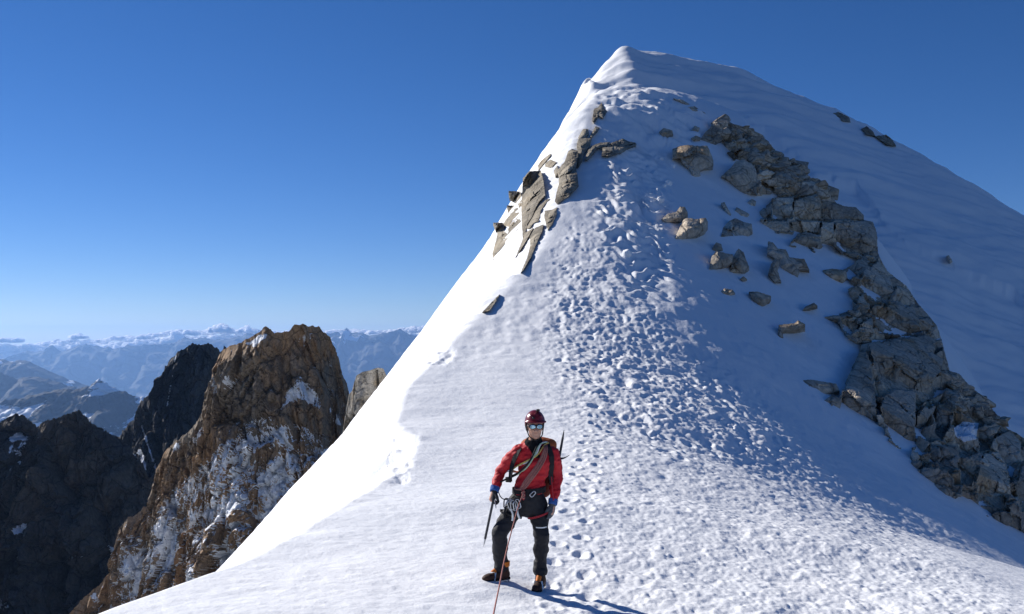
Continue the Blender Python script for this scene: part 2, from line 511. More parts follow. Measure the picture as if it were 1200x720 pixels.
def ridge(name, prof, Y0, drop, slopes, ncol, nrow, mat, jag=1.0, seed=1, bulge=None, depth=None,
          fr=(), fb=0.0, fbs=.02, snow=None, aniso=(1, 1, .45), jscale=.12, gully=None, parent=None, back=1.0, push=None, smooth=True):
    """rock or mountain body under a skyline: front and back slopes run down from the crest.
    slopes: list of (fraction of drop, horizontal metres per metre of drop); fr: [(cell size m, amplitude m)]"""
    px, py = resample(prof, ncol, jag, seed, jscale)
    Yc = np.full(ncol, float(Y0))
    if bulge is not None: Yc = Yc + bulge(px)
    cx = (px - CX) / F * Yc; cz = (HY - py) / F * Yc
    t = np.linspace(0, 1, nrow) ** 1.15
    cot = np.interp(t, [s[0] for s in slopes], [s[1] for s in slopes])
    run = np.concatenate([[0], np.cumsum(np.diff(t) * .5 * (cot[1:] + cot[:-1]))])
    D = drop if np.ndim(drop) else np.full(ncol, float(drop))
    zz = cz[None, :] - t[:, None] * D[None, :]
    yy = Yc[None, :] - run[:, None] * D[None, :]
    xx = np.repeat(cx[None, :], nrow, 0)
    if gully is not None:
        yy = yy + gully(xx, zz, t[:, None])
    P = np.stack([xx, yy, zz], -1).reshape(-1, 3)
    damp = np.repeat(sstep(0, .05, t)[:, None] * .9 + .1, ncol, 1).ravel()
    A = np.array(aniso)
    disp = np.zeros(len(P)); side = np.zeros(len(P))
    for k, (cs, am) in enumerate(fr):
        w = P * A / cs
        w = w + .25 * np.stack([n3(w * 1.7 + 9, seed + k), n3(w * 1.7 + 29, seed + k + 2), n3(w * 1.7 + 49, seed + k + 4)], 1)
        v, e = fracture(w, seed * 7 + k * 31, .55)
        disp += am * v - am * .55 * np.exp(-(e / .06) ** 2)
        side += am * .45 * (np.roll(v, 7))
    if fb:
        disp += fb * fbm3(P * A * fbs, 5, seed + 60, .55)
        r = 1 - np.abs(fbm3(P * A * fbs * .6 + 31, 4, seed + 80, .55))
        disp += fb * .8 * r
    P[:, 1] -= disp * damp
    P[:, 2] += .25 * disp * damp * np.repeat(sstep(0, .1, t)[:, None], ncol, 1).ravel()
    if push is not None: P *= (1 + push(CX + F * P[:, 0] / P[:, 1], HY - F * P[:, 2] / P[:, 1]) / P[:, 1])[:, None]
    G = P.reshape(nrow, ncol, 3)
    # back slope (coarser) keeps the body thick
    nb = max(6, nrow // 8)
    tb = np.linspace(1, 0.0, nb, endpoint=False)[:, None]
    bz = cz[None, :] - tb * D[None, :]
    by = Yc[None, :] + tb * D[None, :] * back
    bx = np.repeat(cx[None, :], nb, 0)
    Bk = np.stack([bx, by, bz], -1)
    G = np.concatenate([Bk, G], 0)
    V = G.reshape(-1, 3)
    me = grid_mesh(name, V, nb + nrow, ncol, smooth=smooth)
    if snow is not None:
        # slope of the finished surface
        du = np.gradient(G, axis=1); dv = np.gradient(G, axis=0)
        nrm = np.cross(du, dv); nrm /= (np.linalg.norm(nrm, axis=-1, keepdims=True) + 1e-9)
        up = np.abs(nrm[..., 2]).ravel()
        vpx = CX + F * V[:, 0] / V[:, 1]; vpy = HY - F * V[:, 2] / V[:, 1]
        vattr(me, 'snow', snow(V, vpx, vpy, up))
    return link(name, me, mat, parent)

# --- valley floor far below, out to the horizon
def valley():
    nx, ny = 90, 90
    X, Y = np.meshgrid(np.linspace(-29500, 29500, nx), np.linspace(-1400, 29500, ny))
    Z = -1600 + 260 * fbm2(X / 3500, Y / 3500, 4, 5)
    me = grid_mesh('valley_ground', np.stack([X, Y, Z], -1).reshape(-1, 3), ny, nx)
    m = simple('valley forest', (.05, .065, .06), .95, .1, var=.4)
    tag(link('valley_ground', me, m), 'hazy dark valley floor far below the peaks', kind='structure')
valley()

M_FAR = rock_mat('far rock', ((.055, .06, .07), (.075, .08, .085), (.10, .10, .10)), scale=.0006, snow=True, bscale=.004, bdist=60, mottle=.4)
M_MID = rock_mat('mid rock', ((.014, .018, .022), (.022, .026, .03), (.035, .037, .038)), scale=.002, snow=True, bscale=.012, bdist=12, mottle=.5)
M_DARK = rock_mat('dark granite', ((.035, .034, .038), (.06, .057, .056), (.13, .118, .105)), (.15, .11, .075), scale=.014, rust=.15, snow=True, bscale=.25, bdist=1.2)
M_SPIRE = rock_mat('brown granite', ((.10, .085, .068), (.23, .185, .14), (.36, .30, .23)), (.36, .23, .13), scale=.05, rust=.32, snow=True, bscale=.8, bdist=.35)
M_PALE = rock_mat('pale granite', ((.16, .15, .135), (.26, .24, .21), (.36, .33, .29)), (.26, .20, .13), scale=.4, rust=.1, bscale=2.5, bdist=.1)

def gul(freq, amp, s):
    def f(x, z, t):
        return -amp * np.abs(fbm2(x * freq + .3 * z * freq, z * freq * .22, 4, s)) * sstep(0, .3, t + 0 * x)
    return f

FAR = [(-500, 432), (-300, 420), (-120, 428), (-20, 424), (10, 422), (25, 414), (35, 412), (45, 413), (55, 408), (62, 405), (70, 410), (78, 411), (90, 405), (100, 404),
       (110, 406), (125, 407), (140, 409), (150, 405), (165, 404), (185, 404), (205, 402), (215, 396), (225, 398), (240, 396), (250, 398), (265, 397), (280, 394),
       (290, 391), (297, 391), (310, 394), (335, 396), (360, 393), (385, 391.5), (395, 390), (402, 391.5), (406, 385), (409, 386), (412, 391), (425, 391), (435, 393), (445, 393),
       (455, 390), (463, 387), (468, 386), (475, 390), (486, 394), (500, 391), (520, 392), (560, 396), (700, 402), (900, 400), (1200, 405), (1700, 420)]
def snow_far(thr, k):
    def f(V, px, py, up):
        s = fbm3(V * k, 5, 5, .6)
        t = 1 - sstep(0, 38, py - np.interp(px, [p[0] for p in FAR], [p[1] for p in FAR]))
        return .5 * s + thr * t - .1
    return f
tag(ridge('distant_mountain_range', FAR, 25500, 1900, [(0, 1.2), (.3, 1.9), (1, 2.6)], 900, 120, M_FAR, jag=1.3, seed=3, fr=[(900, 120)], fb=240, fbs=.0009,
      gully=gul(.0011, 900, 12), snow=snow_far(.2, .0016), aniso=(1, 1, .8), jscale=.22, back=1.0), 'far blue mountain range along the horizon', kind='structure')
MC = [(-500, 455), (-250, 430), (-60, 418), (0, 421), (15, 424), (30, 422), (40, 427), (60, 436), (85, 446), (107, 453), (140, 470), (200, 500), (260, 540)]
tag(ridge('hazy_mountain_ridge', MC, 14500, 900, [(0, 1.2), (1, 2.2)], 420, 70, M_MID, jag=1.2, seed=5, fb=140, fbs=.0018, gully=gul(.002, 350, 22),
      snow=lambda V, px, py, up: .55 * fbm3(V * .003, 4, 8) + .05, jscale=.16, back=1.2), 'smooth hazy blue ridge sloping down to the valley', kind='structure')
MB = [(-500, 440), (-200, 425), (-40, 432), (0, 436), (20, 445), (35, 441), (50, 443), (70, 448), (95, 457), (140, 480), (200, 520)]
tag(ridge('shadowed_mountain_ridge', MB, 10800, 700, [(0, 1.1), (1, 2.0)], 380, 70, M_MID, jag=1.2, seed=6, fb=110, fbs=.0022, gully=gul(.0025, 280, 32),
      snow=lambda V, px, py, up: .5 * fbm3(V * .004, 4, 9) - .05, jscale=.16, back=1.2), 'dark blue ridge before the hazy mountains', kind='structure')
MA = [(-500, 470), (-200, 468), (-60, 476), (0, 470), (25, 467), (50, 460), (75, 457), (95, 455), (105, 454), (110, 450), (116, 444), (125, 450), (140, 457), (155, 463),
      (164, 466), (172, 464), (190, 468), (215, 480), (260, 500), (320, 530)]
def snow_mid(V, px, py, up):
    s = fbm2((V[:, 0] + .8 * V[:, 2]) * .004, (V[:, 2] - .25 * V[:, 0]) * .012, 5, 15, .6)
    return .33 + .7 * s + .22 * sstep(455, 490, py) - .15 * (1 - sstep(3, 14, py - np.interp(px, [q[0] for q in MA], [q[1] for q in MA]))) 
tag(ridge('snow_streaked_ridge', MA, 6800, 520, [(0, 1.3), (.5, 1.9), (1, 2.4)], 640, 150, M_MID, jag=1.4, seed=7, fr=[(140, 14)], fb=60, fbs=.005, gully=gul(.005, 160, 42),
      snow=snow_mid, jscale=.18, back=1.2), 'snow streaked ridge with a small pointed top', kind='structure')

def dpx(V, k, s): return fbm3(V * k, 4, s, .6)
# --- two dark shaded rock peaks in the middle distance
DP = [(95, 620), (118, 560), (134, 520), (143, 506), (152, 497), (158, 486), (163, 474), (170, 465), (178, 458), (184, 448), (191, 437), (197, 425), (204, 418), (212, 411), (222, 406),
      (234, 403), (246, 403), (254, 406), (259, 411), (263, 407), (267, 410), (272, 424), (282, 440), (300, 462), (330, 500), (380, 560)]
def snow_dp(V, px, py, up):
    g1 = np.exp(-((px - np.interp(py, [500, 560], [166, 186])) / 2.2) ** 2) * sstep(492, 500, py) * (1 - sstep(545, 560, py))
    g2 = np.exp(-((px - np.interp(py, [415, 500], [206, 192])) / 1.6) ** 2) * (1 - sstep(470, 490, py)) * .75
    g3 = np.maximum(np.exp(-((px - np.interp(py, [525, 555], [163, 172])) / 4) ** 2) * sstep(524, 528, py) * (1 - sstep(550, 556, py)),
                    np.exp(-((px - 156) / 4) ** 2) * sstep(530, 533, py) * (1 - sstep(548, 552, py)))
    return .9 * np.maximum(np.maximum(g1, g2), g3) + .25 * dpx(V, .06, 71) - .12 + .25 * sstep(.35, .7, up)
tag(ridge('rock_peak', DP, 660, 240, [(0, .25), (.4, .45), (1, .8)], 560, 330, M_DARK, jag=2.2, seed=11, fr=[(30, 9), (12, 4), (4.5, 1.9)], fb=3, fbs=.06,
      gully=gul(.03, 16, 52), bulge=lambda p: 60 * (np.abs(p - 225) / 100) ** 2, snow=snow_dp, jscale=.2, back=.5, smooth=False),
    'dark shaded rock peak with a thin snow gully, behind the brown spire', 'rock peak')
DR = [(-320, 470), (-200, 505), (-110, 490), (-50, 503), (-10, 497), (0, 493), (10, 489), (19, 485), (28, 486), (34, 492), (41, 499), (46, 500), (52, 493), (60, 491), (68, 490), (74, 486), (84, 483),
      (93, 482), (101, 487), (105, 496), (114, 501), (124, 505), (134, 508), (150, 522), (168, 548), (186, 580), (200, 610), (215, 660)]
def snow_dr(V, px, py, up):
    a = sstep(-4, 3, poly_sd(px, py, [(12, 512), (24, 508), (32, 512), (34, 525), (26, 530), (24, 552), (20, 535), (8, 532)]))
    b = sstep(-3, 2, poly_sd(px, py, [(45, 503), (52, 506), (50, 512), (44, 514)]))
    c = sstep(-3, 2, poly_sd(px, py, [(112, 506), (117, 514), (114, 520), (109, 506)]))
    d = sstep(-3, 2, poly_sd(px, py, [(118, 632), (134, 642), (134, 650), (124, 644)]))
    e = sstep(-3, 2, poly_sd(px, py, [(-4, 700), (6, 702), (12, 712), (4, 716), (-6, 712)]))
    f = sstep(-3, 2, poly_sd(px, py, [(12, 618), (33, 612), (30, 620), (16, 628)]))
    m = np.maximum.reduce([a, b * .8, c * .8, d, e, f * .7])
    return .6 * m + .3 * dpx(V, .08, 75) - .14 + .22 * sstep(.4, .75, up)
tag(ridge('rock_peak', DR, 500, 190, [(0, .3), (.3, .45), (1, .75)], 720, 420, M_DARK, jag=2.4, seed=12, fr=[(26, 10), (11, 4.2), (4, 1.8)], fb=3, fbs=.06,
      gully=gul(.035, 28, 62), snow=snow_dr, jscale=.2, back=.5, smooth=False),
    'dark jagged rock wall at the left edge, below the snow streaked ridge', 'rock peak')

# --- the sunlit brown spire with its snowy lower buttress
SP = [(40, 800), (72, 732), (84, 716), (101, 699), (118, 684), (131, 668), (134, 640), (140, 618), (150, 608), (163, 600), (172, 592), (178, 585), (179, 567), (184, 548), (192, 532), (206, 517),
      (220, 507), (232, 494), (240, 476), (244, 458), (249, 440), (254, 424), (260, 412), (268, 406), (280, 404), (290, 397), (299, 393), (305, 389), (309, 383), (312, 382), (317, 386),
      (322, 391), (332, 390), (339, 387), (346, 380), (354, 380), (360, 383), (366, 382), (373, 383), (379, 389), (386, 394), (392, 407), (398, 424), (401, 438), (406, 449), (409, 461),
      (408, 474), (405, 490), (412, 505), (430, 540), (470, 600)]
SNOW_P = [([(350, 440), (360, 448), (374, 466), (380, 484), (362, 474), (350, 470), (338, 476), (326, 482), (336, 462), (345, 452)], .8),
          ([(310, 496), (320, 500), (334, 500), (342, 512), (334, 530), (326, 520)], .8),
          ([(180, 600), (205, 575), (232, 552), (262, 522), (284, 508), (300, 506), (306, 520), (284, 546), (256, 566), (226, 592), (196, 604)], .68),
          ([(300, 560), (320, 542), (345, 528), (352, 544), (342, 566), (326, 590), (318, 612), (308, 596)], .75),
          ([(286, 402), (300, 392), (311, 389), (309, 395), (292, 404)], 1.0),
          ([(222, 512), (238, 497), (240, 506), (228, 522)], .8),
          ([(300, 500), (318, 488), (326, 500), (316, 520), (300, 530)], .55)]
def snow_sp(V, px, py, up):
    m = np.full(len(V), -.5)
    wob = 5 * fbm3(V * .25, 3, 88)
    for poly, w in SNOW_P:
        m = np.maximum(m, w * sstep(-4, 4, poly_sd(px + wob, py + wob * .7, poly)) - .04 + .36 * (sstep(.15, .6, up) - .6))
    low = sstep(-10, 25, poly_sd(px, py, [(120, 700), (140, 610), (185, 595), (300, 490), (345, 500), (400, 520), (400, 800), (100, 800)]))
    patch = .36 * low + .5 * dpx(V, .16, 78) + .02 + .55 * (sstep(.25, .75, up) - .35)
    m = np.maximum(m, np.where(low > .1, patch, -.5))
    hi = (1 - low) * (.55 * dpx(V, .2, 79) + .28 * sstep(.45, .8, up) - .1)
    return np.maximum(m, hi)
def bul(p): return 18 * np.clip(np.abs(p - 320) / 95, 0, 1.5) ** 2
tag(ridge('rock_spire', SP, 215, 84, [(0, .14), (.30, .24), (.45, .75), (1, 1.0)], 900, 760, M_SPIRE, jag=1.3, seed=14, fr=[(9, 3.3), (4.2, 1.7), (1.7, .75), (.8, .3)], fb=1.1, fbs=.18,
      gully=gul(.09, 3.2, 72), bulge=bul, snow=snow_sp, aniso=(1, 1, .42), jscale=.2, back=.5),
    'tall brown rock spire with snow patches below, left of the snow ridge', 'rock spire')
# --- pale gendarme poking out behind the left snow face
GT = [(400, 520), (403, 498), (406, 478), (409, 462), (413, 458), (415, 448), (418, 440), (424, 436), (434, 434), (443, 431), (449, 432), (456, 446), (466, 470), (480, 500)]
tag(ridge('rock_tower', GT, 112, 14, [(0, .1), (1, .35)], 150, 150, M_PALE, jag=.5, seed=16, fr=[(3.5, .9), (1.3, .25)], fb=.15, fbs=.5, jscale=.12, back=.5,
      bulge=lambda p: 3 * (np.abs(p - 428) / 25) ** 2),
    'small pale grey rock tower between the brown spire and the snow ridge', 'rock tower')

# --- clouds on the horizon
def cloud_mat():
    m, nt, b = new_mat('cloud')
    tc = nt.nodes.new('ShaderNodeTexCoord').outputs['Object']
    n = noise_node(nt, tc, .004, 5, .6)
    nt.links.new(ramp(nt, n.outputs['Fac'], [(.3, (.985, .985, .985)), (.7, (.995, .995, .995))]).outputs['Color'], b.inputs['Base Color'])
    b.inputs['Roughness'].default_value = 1.0; b.inputs['Specular IOR Level'].default_value = 0.0
    b.inputs['Subsurface Weight'].default_value = 1.0
    b.inputs['Subsurface Radius'].default_value = (1, 1, 1)
    b.inputs['Subsurface Scale'].default_value = 350.0
    return m
M_CLOUD = cloud_mat()
def blob_cloud(name, blobs, Yd, seed, flat=.75):
    """one mesh of merged billows; blobs: (px, py, radius px)"""
    V, Fc = [], []
    bm = bmesh.new(); bmesh.ops.create_icosphere(bm, subdivisions=4, radius=1.0)
    bm.verts.ensure_lookup_table()
    U = np.array([v.co for v in bm.verts]); T = np.array([[v.index for v in f.verts] for f in bm.faces]); bm.free()
    rg = np.random.default_rng(seed)
    for k, (px, py, r) in enumerate(blobs):
        yd = Yd * (1 + rg.uniform(-.03, .05)); m = yd / F
        n = .35 * fbm3(U * 1.6 + rg.uniform(0, 99, 3), 4, seed + 2) + .12 * fbm3(U * 6 + k, 3, seed + 5)
        P = U * (1 + n)[:, None] * np.array([r * 1.2, r * 1.2, r * flat]) * m
        P[:, 2] = np.where(P[:, 2] < 0, P[:, 2] * .5, P[:, 2])
        P += np.array([(px - CX) * m, yd, (HY - py) * m])
        Fc.append(T + sum(len(a) for a in V)); V.append(P)
    V = np.concatenate(V); Fc = np.concatenate(Fc)
    me = bpy.data.meshes.new(name); me.from_pydata(V.tolist(), [], Fc.tolist())
    return link(name, me, M_CLOUD, None, True)
rc = random.Random(4)
def cluster(px, py, w, h, n, r):
    out = []
    for i in range(n):
        a = -1 + 2 * i / (n - 1)
        top = rc.uniform(.2, 1) * h * (1 - a * a)
        for f in (0, .35, .7, 1):
            out.append((px + a * w + rc.uniform(-.4, .4), py + 2 - top * f, r * rc.uniform(.75, 1.1) * (1 - .25 * f)))
    return out
bank = []
tops = curve([(-400, 402), (0, 408), (40, 406), (60, 403), (80, 401), (110, 402), (130, 399), (155, 397), (180, 394.5), (200, 391), (215, 390), (235, 391), (260, 390), (300, 390), (330, 391), (360, 391), (385, 391),
              (420, 390), (445, 390.5), (470, 388), (490, 386), (520, 388), (700, 392), (1300, 396)])
x = -300.0
while x < 700:
    r = rc.uniform(2.4, 5.6)
    bank.append((x, float(tops(x)) - 3.2 + r * .7 + rc.uniform(-.8, 1.2), r)); bank.append((x + rc.uniform(-3, 3), float(tops(x)) + 7 + rc.uniform(0, 3), r * 1.5))
    x += r * rc.uniform(.5, 1.0)
for i in range(60):
    px_ = -300 + 1000 * i / 59
    bank.append((px_, 411 + rc.uniform(-1, 1), 9))
tag(blob_cloud('cloud_bank', bank, 47000, 3, .7), 'long low white cloud bank behind the far mountains', kind='stuff')
tag(blob_cloud('cloud', cluster(259, 386, 11, 8, 13, 4.8), 46000, 5), 'tall white cumulus puff left of the brown spire top', 'cloud', 'cumulus puffs on the horizon')
tag(blob_cloud('cloud', cluster(289, 387, 9, 6, 11, 3.6), 46000, 6), 'white cumulus puff touching the brown spire top', 'cloud', 'cumulus puffs on the horizon')
tag(blob_cloud('cloud', cluster(92, 394, 8, 4, 12, 3.2), 46000, 7), 'small white puff above the far left mountains', 'cloud', 'cumulus puffs on the horizon')
tag(blob_cloud('cloud', cluster(10, 398, 13, 1.5, 30, 4.2), 46000, 8), 'white cloud at the left edge of the view', 'cloud', 'cumulus puffs on the horizon')
tag(blob_cloud('cloud', cluster(484, 387, 14, 4, 14, 2.9), 46000, 9), 'white cloud beside the left face of the snow ridge', 'cloud', 'cumulus puffs on the horizon')

# --- air
def haze():
    bm = bmesh.new(); bmesh.ops.create_cube(bm, size=1)
    for v in bm.verts:
        v.co.x *= 61000
        v.co.y = -1600 if v.co.y < 0 else 29500
        v.co.z = -2300 if v.co.z < 0 else 300
    m = bpy.data.materials.new('haze'); m.use_nodes = True; nt = m.node_tree
    for n in list(nt.nodes):
        if n.type == 'BSDF_PRINCIPLED': nt.nodes.remove(n)
    v = nt.nodes.new('ShaderNodeVolumePrincipled')
    v.inputs['Color'].default_value = HAZE_COL; v.inputs['Density'].default_value = HAZE_D; v.inputs['Anisotropy'].default_value = .4
    nt.links.new(v.outputs[0], nt.nodes['Material Output'].inputs['Volume'])
    tag(from_bm('haze', bm, m), 'thin blue air between the ridge and the far mountains', kind='stuff')
HAZE_COL, HAZE_D = (.29, .53, 1.0, 1), 2.6e-5
haze()

# ------------------------------------------------------------------ rocks on the ridge
from mathutils.geometry import delaunay_2d_cdt
M_RIB = rock_mat('shaded grey granite', ((.34, .29, .23), (.50, .43, .345), (.62, .54, .45)), (.38, .26, .15), scale=.5, rust=-.1, bscale=2.4, bdist=.10, snow=True, tone=True)
M_LEDGE = rock_mat('pale weathered granite', ((.20, .175, .14), (.31, .275, .22), (.42, .375, .31)), (.27, .21, .14), scale=.6, rust=-.05, bscale=2.6, bdist=.08, snow=True, tone=True)

def s_nodrop(x, y):
    global RIBX
    k = RIBX; RIBX = None
    r = s_front(x, y); RIBX = k
    return r

def hit_many(px, py, fn, y0=12.0, y1=118.0, n=420):
    Y = np.exp(np.linspace(np.log(y0), np.log(y1), n))[None, :]
    u = ((np.asarray(px) - CX) / F)[:, None]; e = ((HY - np.asarray(py)) / F)[:, None]
    g = fn(u * Y, Y) - e * Y
    pos = g > 0
    k = np.argmax(pos, 1); none = ~pos.any(1)
    k = np.clip(k, 1, n - 1); i = np.arange(len(k))
    t = np.clip(g[i, k - 1] / (g[i, k - 1] - g[i, k] + 1e-12), 0, 1)
    Yf = Y[0]
    r = Yf[k - 1] + (Yf[k] - Yf[k - 1]) * t
    r[none] = np.nan
    return r

def boundary(poly, step, rr, wob):
    P = [Vector(p) for p in poly]; out = []
    for a, b in zip(P, P[1:] + P[:1]):
        n = max(1, int((b - a).length / step))
        nrm = Vector((-(b - a).y, (b - a).x)); nrm.normalize()
        for k in range(n):
            q = a + (b - a) * (k / n)
            if k: q = q + nrm * rr.uniform(-wob, wob)
            out.append(q)
    return out

def relief_data(poly, seed, step=2.2, th=1.0, stand=.6, fr=((2.2, .5), (.9, .2)), fn=None, lift=0.0, wob=.35, lean=.3, back=1.0, edge=.5, d0=None, ymin=12.0, blocks=None, cell=22.0, aspect=.8, boff=.4, clampd=None):
    """rock body whose outline is given in photo pixels; it stands on the slope at its own distance and has real thickness"""
    fn = fn or s_nodrop
    rr = random.Random(seed)
    B = boundary(poly, step, rr, wob)
    xs = [b.x for b in B]; ys = [b.y for b in B]
    nb = len(B)
    pts = list(B)
    gx = np.arange(min(xs) + step * .7, max(xs), step * .95); gy = np.arange(min(ys) + step * .7, max(ys), step * .95)
    if len(gx) and len(gy):
        GX, GY = np.meshgrid(gx, gy)
        GX = GX.ravel() + np.array([rr.uniform(-.3, .3) * step for _ in range(GX.size)])
        GY = GY.ravel() + np.array([rr.uniform(-.3, .3) * step for _ in range(GY.size)])
        sd = poly_sd(GX, GY, [(b.x, b.y) for b in B])
        for a, b_, s in zip(GX, GY, sd):
            if s > step * .45: pts.append(Vector((a, b_)))
    vs, es, fs, *_ = delaunay_2d_cdt(pts, [(i, (i + 1) % nb) for i in range(nb)], [], 1, 1e-5)
    px = np.array([v.x for v in vs]); py = np.array([v.y for v in vs])
    if d0 is None:
        dep = hit_many(px, py, fn, y0=ymin)
        lowest = int(np.argmax(py))
        okd = dep[~np.isnan(dep)]
        yb = dep[lowest] if not np.isnan(dep[lowest]) else (np.min(okd) if len(okd) else 60.)
        if clampd: dep = np.minimum(np.where(np.isnan(dep), np.nanpercentile(dep, 75), dep), np.nanpercentile(dep, 50) + clampd)
        dep = np.where(np.isnan(dep), yb + 2, dep)
    else:
        yb = d0; dep = np.full(len(px), float(d0))
    btone = None
    if blocks is not None:
        rb = np.random.default_rng(seed)
        dep_s = dep.copy()
        own = np.full(len(px), -1); C = []
        for q in blocks:
            m = poly_sd(px, py, q) > 0
            if m.sum() < 4: continue
            own[m] = len(C); C.append((np.mean([v[0] for v in q]), np.mean([v[1] for v in q])))
        nx_ = int((px.max() - px.min()) / cell) + 2; ny_ = int((py.max() - py.min()) / (cell * aspect)) + 2
        seeds = np.array([(px.min() + (i + rb.uniform(-.45, .45) + .5 * (j % 2)) * cell, py.min() + (j + rb.uniform(-.4, .4)) * cell * aspect) for i in range(nx_) for j in range(ny_)])
        wx = px + 1.6 * fbm2(px * .12, py * .12, 2, seed); wy = py + 1.6 * fbm2(px * .12 + 40, py * .12, 2, seed)
        sk = .35
        d2 = ((wx[:, None] + sk * wy[:, None] - seeds[None, :, 0] - sk * seeds[None, :, 1])) ** 2 + ((wy[:, None] - seeds[None, :, 1]) / aspect) ** 2
        o = np.argsort(d2, 1)
        free = own < 0
        own[free] = len(C) + o[free, 0]; C += [tuple(v) for v in seeds]
        nb_ = len(C); C = np.array(C)
        # every block is an upright planar face standing on the slope
        off = rb.normal(0, boff, nb_); tx = rb.normal(0, .45, nb_); ty = rb.uniform(-.1, .7, nb_); tn = np.clip(rb.normal(.5, .24, nb_), .05, 1)
        base = np.zeros(nb_)
        for k in np.unique(own):
            m = own == k
            base[k] = np.percentile(dep_s[m], 30)
        mpp = yb / F
        dep = base[own] + off[own] + (ty[own] * (C[own, 1] - py) + tx[own] * (px - C[own, 0])) * mpp
        dep = dep_s + np.clip(dep - dep_s, -1.6, .9) - .35
        btone = tn[own]
        stand = 0.0
    std = yb + lean * (py.max() - py) * yb / F
    dep = (1 - stand) * dep + stand * np.minimum(std, dep)
    di = np.abs(poly_sd(px, py, [(b.x, b.y) for b in B])) * yb / F
    bul = th * (1 - np.exp(-di / (edge * th + .05)))
    P0 = np.stack([(px - CX) / F * dep, dep, (HY - py) / F * dep], 1)
    damp = 1 - np.exp(-di / (.35 * th + .03))
    disp = bul + lift
    for k, (cs, am) in enumerate(fr):
        w = P0 / cs + seed * 3.7
        w = w + .22 * np.stack([n3(w * 1.5 + 9, k), n3(w * 1.5 + 29, k + 2), n3(w * 1.5 + 49, k + 4)], 1)
        v, e = fracture(w, seed + 17 * k, .6)
        disp = disp + damp * (am * v - am * .7 * np.exp(-(e / .07) ** 2))
    w = P0 / fr[0][0] + seed * 3.7
    tv, te = fracture(w + .22 * np.stack([n3(w * 1.5 + 9, 0), n3(w * 1.5 + 29, 2), n3(w * 1.5 + 49, 4)], 1), seed, 0.0)
    tone = btone + .12 * tv if btone is not None else np.clip(.55 + .34 * tv + .12 * (rr.random() - .5), 0, 1)
    tone = np.clip(tone, 0, 1)
    dd = dep - disp
    V = [((a - CX) / F * d, d, (HY - b) / F * d) for a, b, d in zip(px, py, dd)]
    Fc = [list(f) for f in fs]
    # outline ring of the triangulated region, pushed back into the slope
    from collections import Counter
    cnt = Counter()
    for f in Fc:
        for a, b in zip(f, f[1:] + f[:1]): cnt[(min(a, b), max(a, b))] += 1
    ring = {a for e, c in cnt.items() if c == 1 for a in e}
    n0 = len(V); mp = {}
    cxm, cym = px.mean(), py.mean()
    for a in sorted(ring):
        mp[a] = len(V)
        d = dep[a] + back * (th + .5)
        V.append(((px[a] - CX) / F * d * 1.0, d, (HY - py[a]) / F * d - .25 * th))
    for e, c in cnt.items():
        if c == 1: Fc.append([e[1], e[0], mp[e[0]], mp[e[1]]])
    cen = len(V); d = float(np.max(dep)) + back * (th + .5)
    V.append(((cxm - CX) / F * d, d, (HY - cym) / F * d))
    for e, c in cnt.items():
        if c == 1: Fc.append([mp[e[1]], mp[e[0]], cen])
    tone = np.concatenate([tone, np.full(len(V) - len(tone), .4)])
    return V, Fc, px, py, tone

def rock(name, polys, mat, label, cat, group=None, snow=None, parts=None, **kw):
    """polys: list of (outline, options); all outlines of one outcrop are one mesh"""
    V, Fc, S, T = [], [], [], []
    for k, item in enumerate(polys):
        poly, o = item if isinstance(item, tuple) and isinstance(item[1], dict) else (item, {})
        a = dict(kw); a.update(o)
        v, f, px, py, tn = relief_data(poly, **a)
        n = len(V); V += v; Fc += [[i + n for i in q] for q in f]
        s = np.full(len(v), -.5)
        if snow is not None:
            s[:len(px)] = .9 * sstep(-2.5, 1.5, poly_sd(px, py, snow)) - .1
        S.append(s); T.append(tn)
    me = bpy.data.meshes.new(name); me.from_pydata(V, [], Fc)
    bm = bmesh.new(); bm.from_mesh(me); bmesh.ops.recalc_face_normals(bm, faces=bm.faces); bm.to_mesh(me); bm.free()
    vattr(me, 'tone', np.concatenate(T))
    if snow is not None: vattr(me, 'snow', np.concatenate(S))
    o = link(name, me, mat)
    return tag(o, label, cat, group)

